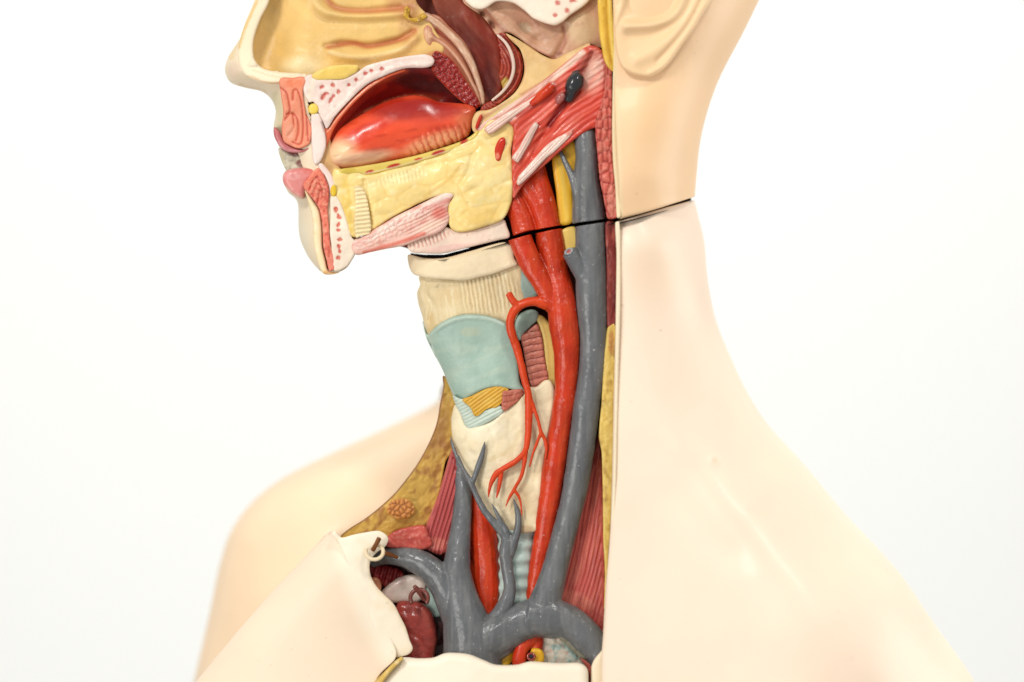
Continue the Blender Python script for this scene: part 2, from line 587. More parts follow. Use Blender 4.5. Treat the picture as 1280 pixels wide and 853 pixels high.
# far half of the face: the skin that rolls away from the cut plane
pad('face_skin', PROFILE + [(436,332),(450,300),(455,240),(440,180),(420,110),(400,60),(400,-60)], head, M_skin, -3, (240,222,192),
    base=-170, step=3, ops=[rnd(PROFILE, 46, 62), bump(360,150,10,25,-4), noise(20,0.5,3),
         lambda q,d: -75.0 * inside(q, [(340,-60),(322,20),(316,52),(317,74),(330,88),(384,93),(388,140),(398,190),(402,212),(424,220),(436,290),(442,345),(470,345),(470,-60)])], edge=(0,2),
    paint=[pl([(345,120),(352,150),(345,170)],7,(214,205,160),0.6), pb(292,88,10,14,(222,190,170),0.5), pb(375,300,14,40,(236,226,200),0.6),
           pl([(318,0),(300,40),(288,72)],5,(225,190,120),0.5), pl([(300,108),(330,117)],5,(214,180,130),0.6)])
pad('head_core', [(330,-60),(345,60),(380,130),(420,200),(440,290),(520,314),(590,310),(640,299),(700,286),(770,276),(800,262),(800,-60)], head, M_matte,
    -62, (120,50,40), base=-168, step=6, edge=(2,4), smooth=False)

# ---- nasal cavity
NAS = [(336,-60),(334,0),(322,26),(315,52),(316,74),(328,88),(347,92),(382,100),(391,104),(405,106),(430,105),(460,94),(504,82),(545,76),(556,58),(545,40),(535,20),(520,0),(520,-60)]
pad('nasal_cavity', NAS, head, M_tissue, -24, (236,196,122), step=2.0, edge=(3,3), base=-75,
    ops=[bump(338,52,26,60,-16,15), bump(330,0,30,40,-10), bump(375,80,30,16,5), noise(9,0.4,8),
         ridge([(412,62),(425,69),(460,70),(500,62),(518,48)],7,8), ridge([(408,58),(430,54),(460,57),(500,49),(516,40)],4.0,-8),
         ridge([(385,-10),(392,5),(410,16),(440,19),(480,19),(512,16)],7,7), ridge([(400,-8),(420,10),(450,14),(500,10)],4.5,-7),
         ridge([(380,-60),(386,-10),(400,22),(440,28),(510,25)],5,-3), noise(24,1.0,5)],
    paint=[pb(343,62,30,42,(222,178,100),0.65,20,0.2), pb(380,84,40,20,(246,226,178),0.8,0,0.2),
           pl([(410,59),(440,54),(462,58),(505,48),(519,38)],5.5,(196,92,60),0.8,0.1), pl([(404,-8),(420,10),(460,14),(515,9)],6,(200,110,72),0.75,0.1),
           pl([(412,66),(440,72),(470,71),(510,58)],4,(236,206,150),0.7,0.1), pl([(480,82),(520,74),(545,66)],5,(206,120,90),0.6,0.2),
           pb(512,30,18,40,(214,150,100),0.45), pn(18,(226,190,130),0.3,4), pb(505,0,30,26,(190,120,84),0.5)])
pad('nose_rim', [(330,-60),(318,0),(306,30),(298,60),(300,84),(312,98),(340,105),(380,100),(383,93),(347,90),(328,85),(318,74),(317,52),(325,26),(337,0),(345,-60)], head, M_skin, -4, (246,228,196),
    step=2, edge=(4,4), base=-40, ops=[tps([(330,-60,-4),(306,30,-6),(298,70,-8),(315,99,-3),(345,103,1),(380,97,1),(318,60,-6)])],
    paint=[pl([(322,0),(306,36),(299,60)],2.5,(222,180,100),0.7), pl([(310,95),(340,104),(378,99)],1.6,(216,170,120),0.6),pl([(316,88),(345,96),(378,94)],1.2,(226,190,140),0.5)])
pad('nasal_septum_stub', [(507,8),(513,12),(512,22),(520,22),(528,17),(534,20),(530,25),(519,28),(508,24),(504,20)], head, M_gloss, -16, (205,160,50), step=1.2, base=-40, ops=[noise(4,1.5,3)],
    paint=[pn(4,(140,90,20),0.7,2)])

# ---- palate bone with marrow dots
PAL = [(379,113),(381,97),(390,93),(410,99),(431,98),(447,90),(459,82),(494,73),(529,68),(540,71),(543,77),(539,83),(529,85),(506,86),(483,94),(459,106),(436,127),(419,146),(409,161),(404,153),(398,141),(392,128),(386,128)]
pb_dots = [(402,109,3,4.5,60),(416,106.6,4,3.5,30),(423,115,3,3.5,0),(404,121,3.5,6,30),(408,117,4,2.5,0),(413.5,125,3,6,25),(417,120,3,3,0),(436,106,3,3,0),(445,100,3,3.6,0),(457,92,3.8,3.2,0),(464,88.6,3.6,3,0),(477.5,86,3.6,3,0)]
pal = pad('hard_palate', PAL, head, M_tissue, 0, (240,216,204), step=1.6, edge=(2.2,2.5), ops=[ridge([(402,156),(425,136),(450,108),(480,90),(510,82),(535,80)],3,1.6), noise(7,0.7,2)] +
    [bump(a,b,c,dd,-1.2,e) for a,b,c,dd,e in pb_dots],
    paint=[pl([(405,152),(428,131),(452,105),(482,89),(520,81)],1.2,(214,170,160),0.5), pn(5,(252,238,226),0.6,1), pl([(392,100),(386,122)],3,(248,232,206),0.6)] +
    [pb(a,b,c,dd,(190,74,62),0.95,e,0.55,0.25,i) for i,(a,b,c,dd,e) in enumerate(pb_dots)] + [pb(a+.6,b+.5,c*.45,dd*.45,(222,130,110),0.8,e) for a,b,c,dd,e in pb_dots])
pad('incisive_fat', [(389,95),(400,87.5),(412,83),(424,81.5),(438,81),(448,82.5),(446,90),(438,95),(430,99),(410,99.8),(396,100)], pal, M_tissue, 1.5, (238,202,104), step=1.6, edge=(2,4),
    ops=[noise(8,0.6,4)], paint=[pe(2,(246,220,140),0.7), pn(8,(226,184,84),0.4,3)])

# ---- upper lip section
pad('upper_lip_flesh', [(350,99),(366,97.5),(378,96),(382.5,101),(379,113),(380,128),(383,142),(390,160),(389,172),(386,181),(374,186),(362,182),(354,176),(352,160),(354,140),(351,118)], head, M_tissue, 0.5, (240,150,118), step=1.3, edge=(2.5,3),
    ops=[ridge([(351,110),(358,116),(361,128),(362,140),(356,150)],1.6,-1.6), ridge([(366,125),(367,113),(372,113),(377,130),(379,160),(376,180),(366,178)],1.5,-1.8),
         ridge([(358,143),(366,142),(372,150),(373,165),(370,176)],1.6,-1.8), ridge([(366,142),(367,160),(360,170)],1.5,-1.6), ridge([(383,140),(384,170)],1.5,-1.5), noise(6,0.8,7)],
    paint=[pl([(351,110),(358,116),(361,128),(362,140),(356,150)],1.7,(198,74,48),0.9,0.2), pl([(366,125),(367,113),(372,113),(377,130),(379,160),(376,180),(366,178)],1.7,(200,74,50),0.9,0.2),
           pl([(358,143),(366,142),(372,150),(373,165),(370,176)],1.7,(204,80,56),0.9,0.2), pl([(366,142),(367,160),(360,170)],1.6,(204,80,56),0.9,0.2),
           pl([(383,140),(385,176)],1.6,(190,66,56),0.9,0.2), pb(362,165,8,16,(240,170,140),0.6), pb(368,104,14,8,(236,130,90),0.7), pe(1.5,(214,106,80),0.6)])
pad('upper_lip_skin', [(343,159),(349,164),(356,177),(368,185),(380,187),(388,182),(387,186),(376,191),(362,190.5),(352,186),(345,176),(342,167)], head, M_gloss, -2.5, (200,112,112), step=1.4, edge=(4,5),
    paint=[pl([(346,178),(356,187),(374,189)],2.5,(226,160,165),0.6)])
# ---- inside of the cheek between the lips
pad('cheek_lining', [(348,186),(360,190),(378,189),(392,181),(394,200),(402,206),(392,214),(378,213),(360,214),(354,206)], head, M_gloss, -14, (206,196,172), step=1.5, base=-50,
    ops=[noise(6,1.5,2)], paint=[pb(367.5,191.5,9,5.5,(122,70,66),0.95,10,0.6,0.2), pb(378,204,10,7,(122,64,62),0.95,0,0.6,0.2), pb(352,200,5,14,(196,184,140),0.6), pn(3,(150,140,120),0.5,1), pb(389,196,5,8,(150,138,120),0.6)])
utooth = pad('upper_tooth', [(389,143),(394,141),(399,143),(404,155),(407,167),(408,180),(405,192),(400,203),(394,206),(391,200),(390,188),(389,172)], head, M_gloss, 1.0, (244,222,212), step=1.6, edge=(3,4), ops=[noise(8,0.6,1)],
    paint=[pl([(402,152),(407,170),(408,185)],1.0,(150,90,70),0.6)])
pad('upper_tooth_root', [(391.7+6.6*math.cos(a),136.5+7*math.sin(a)) for a in np.linspace(0,2*math.pi,12,endpoint=False)], utooth, M_gloss, 2.5, (240,208,90), step=1.5, edge=(3,4))
pad('gum_flesh', [(398,184),(404,176),(412,172),(414,186),(416,200),(426,212),(430,250),(434,285),(424,262),(414,246),(404,224),(398,208)], head, M_gloss, -8, (222,176,120), step=1.6, base=-50, edge=(2,4), ops=[noise(8,1)])
# ---- lower lip and chin section
pad('lower_lip_skin', [(354,218),(360,212.5),(372,210),(384,210),(396,211),(392,222),(384,232),(380,248),(374,249),(364,242),(357,234),(353.5,226)], head, M_gloss, -4, (224,140,134), step=1.5, edge=(7,7), base=-40, ops=[noise(7,0.6,3)],
    paint=[pl([(356,238),(366,247),(378,251)],7,(240,214,186),0.9,0.2), pl([(353,222),(358,213),(374,209)],2.5,(238,190,180),0.6), pb(366,220,12,7,(240,176,172),0.6), pb(386,214,12,5,(206,96,86),0.7,0,0.3), pn(6,(206,110,104),0.4,2)])
pad('lower_lip_flesh', [(379,233),(386,221),(395,211),(401,212),(407,223),(411,236),(411,250),(409.5,262),(411,282),(413,305),(417,322),(419,334),(412,339),(408,325),(404,308),(403,282),(399,262),(391,249)], head, M_tissue, 1.5, (236,128,104), step=1.3, edge=(2,2.5),
    ops=[ridge([(388,236),(392,226),(397,222)],1.5,-1.6), ridge([(391,243),(396,230),(401,232),(403,244)],1.5,-1.8), ridge([(398,252),(400,240),(406,238),(407,250)],1.5,-1.8), noise(4,0.9,8)],
    paint=[pl([(386,238),(391,226),(397,220)],1.5,(196,60,48),0.9,0.2), pl([(391,246),(396,230),(401,232),(403,246)],1.6,(196,60,46),0.9,0.2), pl([(397,254),(400,238),(406,236),(408,252)],1.5,(192,60,46),0.9,0.2),
           pl([(404,215),(410,240),(409,260)],1.6,(190,66,56),0.8,0.2), pn(3,(246,170,140),0.8,4), pn(3,(186,56,44),0.6,9,0,1,0.1,0.5), pb(414,328,4,14,(238,140,120),0.8)])
ltooth = pad('lower_tooth', [(398,206),(402,204),(408,210),(414,218),(419,230),(420,244),(417,247),(413,243),(411,232),(406,220),(400,213)], head, M_gloss, 1.2, (246,220,210), step=1.5, edge=(2.5,3))
pad('lower_tooth_root', [(417+4.2*math.cos(a),238.5+8*math.sin(a)) for a in np.linspace(0,2*math.pi,12,endpoint=False)], ltooth, M_gloss, 2.6, (234,196,52), step=1.4, edge=(3,3.5))
jd = [(420,262,4,5,20),(423.7,271,3.5,5,-20),(422.6,281,3,5,30),(423,288,3.5,3,0),(425,299.5,4,3.5,0),(423.5,308,3,4,0),(425,314,3,3,0),(423,322,3.5,3.6,0)]
pad('lower_jaw_bone', [(413,246),(420,245),(426,254),(432,270),(436,284),(440,297),(444,302),(444,315),(440,325),(433,334),(421,339.5),(416,336),(414,322),(414,308),(412,290),(413,268)], head, M_tissue, 1.2, (246,228,206), step=1.5, edge=(2.5,3),
    ops=[noise(6,0.6,3)] + [bump(a,b,c,dd,-1.0,e) for a,b,c,dd,e in jd],
    paint=[pb(a,b,c,dd,(202,70,50),0.95,e,0.5,0.35,i) for i,(a,b,c,dd,e) in enumerate(jd)] + [pb(a+.4,b+.3,c*.4,dd*.4,(230,140,110),0.8,e) for a,b,c,dd,e in jd])
pad('chin_flesh_edge', [(381,238),(391,250),(399,263),(402,283),(403,308),(407,326),(411,339),(424,340.5),(414,343.5),(404,342),(398,330),(392,305),(391,280),(388,262)], head, M_skin, -0.5, (246,222,176), step=2, edge=(5,7), base=-40,
    paint=[pl([(406,341),(418,341)],3,(230,160,80),0.7), pn(5,(250,236,206),0.5,1)])

# ---- mouth
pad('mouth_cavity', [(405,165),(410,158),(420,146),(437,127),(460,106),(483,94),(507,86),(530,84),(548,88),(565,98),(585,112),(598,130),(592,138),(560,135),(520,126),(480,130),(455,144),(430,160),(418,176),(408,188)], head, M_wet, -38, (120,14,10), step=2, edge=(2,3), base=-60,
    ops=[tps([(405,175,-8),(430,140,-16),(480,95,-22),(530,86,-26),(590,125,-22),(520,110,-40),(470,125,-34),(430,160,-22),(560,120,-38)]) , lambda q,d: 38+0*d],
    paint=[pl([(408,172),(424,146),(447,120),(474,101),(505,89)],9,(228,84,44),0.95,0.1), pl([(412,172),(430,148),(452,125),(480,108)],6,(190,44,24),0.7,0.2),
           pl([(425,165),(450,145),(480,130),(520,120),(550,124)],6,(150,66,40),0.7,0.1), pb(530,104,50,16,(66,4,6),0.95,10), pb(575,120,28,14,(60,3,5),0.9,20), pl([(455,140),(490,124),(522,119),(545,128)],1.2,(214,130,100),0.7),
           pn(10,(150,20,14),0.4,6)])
pad('mouth_rim', [(404,160),(411,160),(420,146),(437,127),(460,106),(483,94),(506,86),(507,89),(486,97),(464,110),(444,128),(428,146),(417,163),(411,178),(405,190),(401,198),(399,190),(404,178)], head, M_wet, -3, (228,104,66), step=1.3, edge=(3,3),
    paint=[pl([(409,165),(425,144),(447,120),(480,97)],1.2,(246,190,160),0.6), pl([(415,172),(408,188),(401,198)],1.6,(146,60,30),0.7)])
TNG = [(408,186),(413,178),(420,166),(430,157),(459,139),(477,129),(494,123),(518,119),(535,122),(548,127),(570,129),(587,131),(595,137),(592,150),(587,168),(577,176),(559,183),(541,189),(518,196),(480,204),(447,210),(424,211),(411,203)]
pad('tongue', TNG, head, M_wet, -16, (236,84,50), step=1.6, edge=(5,6), base=-58,
    ops=[dome(50,18), bump(470,160,60,20,3,-18), noise(9,0.15,3), noise(26,0.8,9),
         masked(rungs([(500,190),(600,150)],8.5,1.3,3,3),550,176,52,19,-22), bump(440,196,30,10,3,-15)],
    paint=[pb(512,138,84,20,(158,24,14),0.92,2,0.35), pb(460,165,40,14,(214,52,28),0.9,-25), pb(422,190,34,24,(246,206,160),1,-15,0.2), pb(450,199,60,13,(244,200,160),1,-10,0.3), pb(545,179,64,17,(246,164,118),1,-19,0.35), pb(490,162,60,9,(244,84,48),0.8,-16,0.1), pb(580,150,20,24,(222,110,74),0.7,0,0.1),
           pb(540,134,60,10,(160,20,18),0.6,6), pb(584,152,20,22,(226,120,80),0.7,0,0.1), pb(530,150,50,14,(226,84,64),0.45,-10,0.1), 
           lambda q,d:(prungs([(500,190),(600,150)],8.5,(206,76,44),0.9,0.25,3,3)(q,d)[0]*(1-sstep(ell(q,552,176,54,17,-22),0.6,1.0)),(206,76,44)),
           pn(12,(170,20,18),0.4,5,-10,3), pn(5,(150,16,12),0.3,15,-10,4,0.1,0.6)])
# ---- throat arches and pharynx
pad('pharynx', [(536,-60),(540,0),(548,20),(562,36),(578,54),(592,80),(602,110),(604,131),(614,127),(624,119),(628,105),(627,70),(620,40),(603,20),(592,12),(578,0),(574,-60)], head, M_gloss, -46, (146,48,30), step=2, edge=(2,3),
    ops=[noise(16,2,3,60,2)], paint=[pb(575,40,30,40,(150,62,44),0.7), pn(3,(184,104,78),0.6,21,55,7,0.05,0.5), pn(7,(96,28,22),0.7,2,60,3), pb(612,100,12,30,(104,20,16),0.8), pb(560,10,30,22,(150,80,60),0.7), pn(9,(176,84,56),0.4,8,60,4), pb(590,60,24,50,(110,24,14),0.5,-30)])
pad('soft_palate_back', [(534,20),(548,20),(562,34),(580,52),(594,78),(602,105),(606,130),(596,134),(588,118),(575,92),(560,74),(543,64),(536,60),(528,40)], head, M_gloss, -26, (196,128,98), step=1.8, edge=(3,4),
    ops=[ridge([(540,46),(560,60),(578,82),(594,112),(600,130)],3,4), ridge([(545,38),(562,50),(580,70),(596,104)],2.5,-4), bump(534,45,8,14,5)],
    paint=[pl([(545,38),(562,50),(580,70),(596,104)],3,(170,60,44),0.8,0.2), pl([(540,46),(560,60),(578,82),(594,112),(600,130)],2,(214,170,140),0.7), pb(533,46,9,13,(224,180,140),0.7), pl([(538,64),(560,74),(577,92)],2,(200,110,90),0.6)])
pad('throat_fold', [(527,18),(534,16),(548,24),(562,36),(578,52),(592,74),(601,100),(606,120),(606,130),(602,131),(597,112),(588,88),(574,64),(556,44),(540,30),(530,26)], head, M_gloss, -20, (206,160,130), step=1.3, edge=(5,4),
    ops=[noise(4,0.8,5,50,3)], paint=[pn(4,(232,206,180),0.8,4,50,3), pe(1.5,(150,80,60),0.5)])
pad('uvula_muscle', [(539,74),(544,64),(556,68),(566,76),(576,90),(586,106),(597,122),(600,132),(592,137),(578,128),(562,114),(547,98),(540,88)], head, M_wet, -18, (150,26,20), step=1.2, edge=(4,5),
    ops=[cell(4.5,2.6,4,50,1.6), noise(5,1,6)], paint=[pc(4.5,(96,8,8),0.8,4,50,1.6), pn(3,(214,84,60),0.6,3,0,1,0.3,0.6), pe(2,(206,90,60),0.6)])
# ring muscle behind the pharynx
pad('pharynx_muscle', [(622,44),(632,42),(640,52),(650,66),(654,82),(651,100),(643,114),(630,126),(614,137),(600,142),(604,131),(618,124),(628,112),(624,96),(626,74)], head, M_gloss, -14, (168,60,40), step=1.3, edge=(2,3),
    ops=[stripes([(626,46),(640,64),(646,84),(640,104),(622,124)],4.5,0.9,0.6), noise(5,0.5)], paint=[pstripes([(626,46),(640,64),(646,84),(640,104),(622,124)],4.5,(112,20,14),0.85,0.4,0.6),
           pb(630,106,6,12,(196,170,70),0.9,20), pn(6,(200,96,60),0.5,4)])
tube('pharynx_ligament', [(622,44,-12,1.5),(633,55,-10,2),(640,70,-9,2.2),(642,86,-9,2.2),(638,101,-9,2.1),(628,115,-10,2),(615,126,-11,1.5)], head, mat_paint('pale_ligament',0.3,0.2,500,color=(226,200,184)), step=1.5, flat=0.8)

# ---- vertebra and skull base
pad('upper_spine_bone', [(632,42),(645,48),(658,56),(670,64),(680,70),(693,74),(710,66),(736,54),(738,60),(712,84),(690,104),(660,124),(630,146),(606,168),(592,165),(590,152),(596,140),(612,137),(630,127),(645,114),(654,96),(655,80),(650,62),(640,52)], head, M_tissue, -5, (224,184,124), step=2, edge=(2,3),
    ops=[tps([(632,42,-6),(655,90,-2),(690,74,-10),(736,56,0),(700,95,4),(610,155,0)]), lambda q,d:5+0*d, noise(10,0.7,6)],
    paint=[pn(14,(236,208,160),0.6,3), pl([(640,52),(655,80),(650,104),(620,132)],3,(190,120,80),0.6), pl([(735,57),(705,88),(660,122),(610,160)],3.5,(236,190,150),0.7), pl([(600,150),(640,126),(690,96)],3,(170,70,50),0.5), pb(672,92,20,16,(232,196,132),0.7),
           pl([(610,150),(648,120)],3,(214,206,120),0.5)])
pad('skull_base', [(577,-60),(578,0),(590,12),(602,20),(614,34),(622,45),(634,41),(648,48),(664,60),(685,71),(693,75),(711,70),(736,56),(754,60),(752,40),(749,8),(748,-60)], head, M_tissue, -20, (206,160,130), step=2, edge=(1,2),
    ops=[ridge([(610,10),(630,26),(650,46),(672,64),(690,70)],7,5), bump(657,35,11,8,-7,30), bump(672,48,7,6,-5), ridge([(692,72),(706,50),(706,34)],4,-4), bump(728,34,20,24,5), bump(603,17.6,4,5,-10), bump(615,31,4,7,-10,-30), noise(9,0.8,1)],
    paint=[pb(728,36,24,28,(222,190,150),0.9), pb(655,24,26,12,(184,130,104),0.7,25), pb(657,35,11,8,(196,170,140),0.8,30), pl([(606,12),(625,34),(650,52),(680,68),(694,73)],3.5,(168,96,76),0.7,0.1), pl([(704,34),(706,54),(694,70)],3,(170,110,90),0.7),
           pb(603,17.6,4.5,5,(110,50,30),0.9), pb(615,31,4,8,(110,50,36),0.9,-30), pb(699,67,6,4,(140,90,70),0.8), pl([(640,6),(668,20),(692,34),(712,22),(738,6)],3,(176,120,96),0.6), pn(8,(180,120,96),0.35,7)])
ud=[(697,3.5,5,4,0),(709,13,4,4,0),(694,19,4,3.6,0),(716,1,7,3,0),(640,-20,6,5,0),(680,-20,6,5,0)]
pad('skull_bone', [(560,-60),(578,-4),(590,9),(600,12),(608,10),(622,2),(641,4),(655,13),(668,24),(692,32),(703,28),(712,20),(736,2),(744,-20),(744,-60)], head, M_matte, -2, (250,232,212), step=2.2, edge=(4,5),
    ops=[noise(16,1,2)], paint=[pb(a,b,c,dd,(206,96,84),0.9,e,0.5,0.3,i) for i,(a,b,c,dd,e) in enumerate(ud)])

# ---- yellow floor of the mouth
YM = [(417,211),(424,211),(447,214.5),(461,217.5),(494,208),(529,198),(560,187.5),(588,174),(597,165),(612,150),(630,150),(641,155),(643,167),(639,189),(641,207),(641,240),(639,254),(629,274),(607,283),(581,290),(566,288),(560,276),(560,258),(566,244),(541,247),(494,270),(461,291),(444,297),(436,292),(428,268),(419,244),(414,226)]
pad('mouth_floor_fat', YM, head, M_gloss, -1, (248,218,142), step=1.6, edge=(3,4),
    ops=[bump(600,230,36,46,7), bump(600,200,34,30,2), cell(24,1.5,5,-15,1.7), noise(24,3.0,3), noise(5,0.35,4), bump(500,235,50,16,3,-15), ridge([(455,226),(459,250),(464,280)],2.5,-3), ridge([(448,220),(520,204),(590,180)],2,-2),
         masked(rungs([(470,230),(540,212)],5,1.0,0.5,2),500,222,40,8,-14), ridge([(575,230),(585,215),(590,195)],3,-2)],
    paint=[pe(3,(226,184,90),0.5), pc(24,(232,186,98),0.3,5,-15,1.7,0.3), pb(500,222,60,14,(252,236,180),0.7,-14,0.1), pb(434,260,8,50,(232,196,96),0.8,-5), pn(10,(250,230,170),0.6,4,0,1,0,0.5), pb(600,270,30,16,(226,184,96),0.6), pl([(530,246),(560,225),(578,205)],3,(224,180,96),0.5), pb(600,215,25,30,(246,222,160),0.6)])
pad('mandible_comb', [(443,234),(448,232),(454,236),(459,249),(462,266),(464,284),(462,292),(452,295),(445,297),(443,280),(444,255)], head, M_tissue, 4, (250,230,180), step=1.2, edge=(2,2.5), ops=[rungs([(447,232),(450,255),(455,294)],5.2,1.1,0.3)],
    paint=[prungs([(447,232),(450,255),(455,294)],5.2,(216,186,140),0.8,0.3,0.3)])
pad('gum_band', [(424,212),(447,208.5),(480,203),(518,195),(541,188.5),(562,182),(580,175),(590,169),(597,163),(598,170),(588,178),(560,191),(529,201),(494,211),(461,219),(447,217),(425,218)], head, M_gloss, 1.5, (224,196,96), step=1.2, edge=(2.5,3),
    paint=[pb(462,215,7,2.8,(186,40,20),1,-15,0.6), pb(492,207.6,11,3,(186,40,20),1,-15,0.6), pb(523,199,7,1.8,(196,50,26),1,-14,0.6), pb(548,191,11,3.8,(180,34,18),1,-18,0.6), pb(580,177,7,3,(186,40,22),1,-28,0.6), pb(436,213,12,4,(196,170,60),0.8,-8),
           pl([(452,218),(494,209),(560,189),(586,178)],1.1,(246,226,190),0.5)])
pad('tonsil_nodule', [(627,172),(631,173),(632,179),(629,190),(626,200),(622,202),(618,198),(618,188),(622,177)], head, M_wet, 7, (204,50,26), step=1.1, edge=(3,3.5), base=-10, paint=[pb(622,195,3,5,(240,150,120),0.7)])
pad('arch_nodule', [(601,143),(603,145),(601,153),(597,161),(594,160),(597,150)], head, M_wet, 3, (190,40,20), step=1, edge=(2,2), base=-10)
pad('chin_muscle', [(438,311),(441,301),(450,297),(461,291),(494,271),(520,258),(541,247.5),(562,237),(576,229),(574,238),(564,250),(560,262),(562,272),(557,284),(545,293),(529,298),(506,307),(480,312),(461,316),(446,319)], head, M_tissue, 2.5, (240,196,180), step=1.2, edge=(4,4.5),
    ops=[masked(cell(6,2.2,3,-28,1.5),495,284,66,13,-28), masked(stripes([(445,315),(565,255)],4.2,0.8,1),540,275,42,20,-25), noise(5,0.5,5)],
    paint=[pl([(447,306),(494,279),(540,255),(568,238)],8,(250,226,212),0.9,0.3), lambda q,d:(pc(6,(226,150,134),0.7,3,-28,1.5,0.25)(q,d)[0]*(1-sstep(ell(q,495,284,70,14,-28),0.7,1)),(226,150,134)),
           pl([(455,316),(500,303),(530,292)],4,(222,104,84),0.8,0.2), pb(550,266,16,13,(216,110,96),0.85,-25,0.3), pb(540,282,24,6,(246,206,184),0.9,-22,0.4), pn(4,(214,110,96),0.5,3,-25,5), pl([(530,262),(560,250)],4,(214,110,100),0.5)])
pad('throat_floor', [(510,306),(529,297),(545,292),(557,284),(566,287),(581,289.5),(607,283),(628,274),(634,284),(637,296.5),(625,300),(588,309),(555,317),(530,317),(514,315)], head, M_tissue, -5, (244,216,196), step=1.5, edge=(3,4), base=-60,
    ops=[masked(rungs([(510,306),(565,288)],5,0.8,0.6),535,300,32,9,-18), noise(6,0.5)],
    paint=[lambda q,d:(prungs([(510,306),(565,288)],5,(206,110,96),0.8,0.4,0.6)(q,d)[0]*(1-sstep(ell(q,537,299,32,10,-18),0.6,1)),(206,110,96)), pn(3,(90,40,30),0.7,8,0,1,0.55,0.8), pb(560,310,40,5,(240,190,180),0.6,-8), pb(620,290,16,12,(246,224,204),0.6)])

# ---- chewing and neck muscles (the red wedge)
WED = [(594,163),(600,156),(620,142),(640,128),(664,112),(690,92),(712,74),(730,60),(742,57),(752,63),(758,76),(758,100),(757,130),(755,152),(748,158),(738,162),(722,172),(705,186),(690,199),(676,211),(662,223),(652,234),(643,248),(640,244),(640,215),(640,190),(642,168),(640,158),(630,150),(612,152),(600,166)]
pad('neck_muscle', WED, head, M_gloss, 6, (214,74,54), step=1.4, edge=(3,4), base=-40,
    ops=[tps([(600,160,0),(640,240,2),(755,150,12),(740,60,8),(680,150,10),(690,100,6)]), lambda q,d:-6+0*d, stripes([(630,240),(700,165),(790,105)],7,0.6,5,4), noise(6,0.6,6,-42,5), ridge([(740,70),(733,84),(722,104),(708,128),(690,152),(668,190)],5,-6), ridge([(690,108),(665,134),(645,150)],6,3), noise(6,0.5,2,-42,4)],
    paint=[pstripes([(630,240),(700,165),(790,105)],7,(168,34,26),0.35,0.35,5,4), pb(742,90,22,36,(232,178,158),1,10,0.3), pn(5,(232,120,100),0.6,3,-42,7), pl([(600,160),(640,132),(690,98),(728,66)],6,(240,206,186),0.9,0.3),
           pl([(605,168),(650,142),(680,120)],4,(240,210,196),0.85,0.3), pl([(688,108),(668,128),(648,142)],8,(180,40,26),0.9,0.4), pl([(739,66),(731,84),(718,106)],5,(150,56,44),0.85,0.3), pl([(707,128),(696,142),(687,156)],6,(128,14,14),0.95,0.4), pl([(752,68),(757,90),(756,110)],3,(190,100,96),0.6),
           pb(728,80,7,16,(170,80,70),0.6,30), pl([(640,165),(650,200),(642,235)],6,(212,84,66),0.5), pn(9,(176,40,30),0.4,12,-42,4)])
TB = [(666,155),(671,153),(673,158),(668,168),(663,178),(656,190),(648,203),(643,201),(640,197),(648,186),(655,173)]
pad('pale_tendon', TB, head, M_gloss, 14, (240,214,200), step=1.0, edge=(3.5,3.5), base=0, ops=[stripes([(668,154),(642,201)],2.6,0.7,0.3)], paint=[pstripes([(668,154),(642,201)],2.6,(206,120,106),0.7,0.4,0.3)])
TC = [(716,161),(715,168),(706,178),(694,189),(682,199),(668,214),(659,223),(649,232),(646,229),(648,221),(658,209),(670,196),(681,184),(692,175),(706,167)]
pad('pale_tendon', TC, head, M_gloss, 15, (244,220,206), step=1.0, edge=(3.5,3.5), base=0, ops=[stripes([(716,162),(647,231)],3,0.7,0.3)], paint=[pstripes([(716,162),(647,231)],3,(214,140,120),0.6,0.35,0.3), pb(712,166,8,5,(220,110,90),0.7,-30)])
pad('pale_tendon', [(606,160),(628,144),(650,131),(672,117),(690,103),(694,105),(684,117),(664,132),(645,145),(625,160),(612,168)], head, M_gloss, 10, (240,212,196), step=1.1, edge=(3,3.5), base=-5, ops=[stripes([(606,166),(692,104)],3.2,0.7,0.3)], paint=[pstripes([(606,166),(692,104)],3.2,(214,130,112),0.6,0.35,0.4), pe(1.6,(210,100,84),0.5)])
geo_obj('black_vein_stump', [tube_geo([(723,95,14,9),(719,103,17,11),(716,110,16,10.5),(714,118,13,7),(710,125,9,6)], step=1.5), tube_geo([(716,94,13,5),(724,93,14,6)],step=1.5)], head, M_black, remesh=0.9, smooth_it=3)
geo_obj('red_nodule', [tube_geo([(690,107,12,5),(685,113,13,6.5),(676,121,12,6),(664,131,11,4)], step=1.5)], head, M_artery, remesh=0.9, smooth_it=2)
geo_obj('mauve_nodule', [tube_geo([(705,118,12,4),(700,123,12,6),(697,129,11,4)], step=1.5)], head, mat_paint('mauve_flesh',0.25,0.3,500,color=(170,96,90),coat=0.4), remesh=0.9)
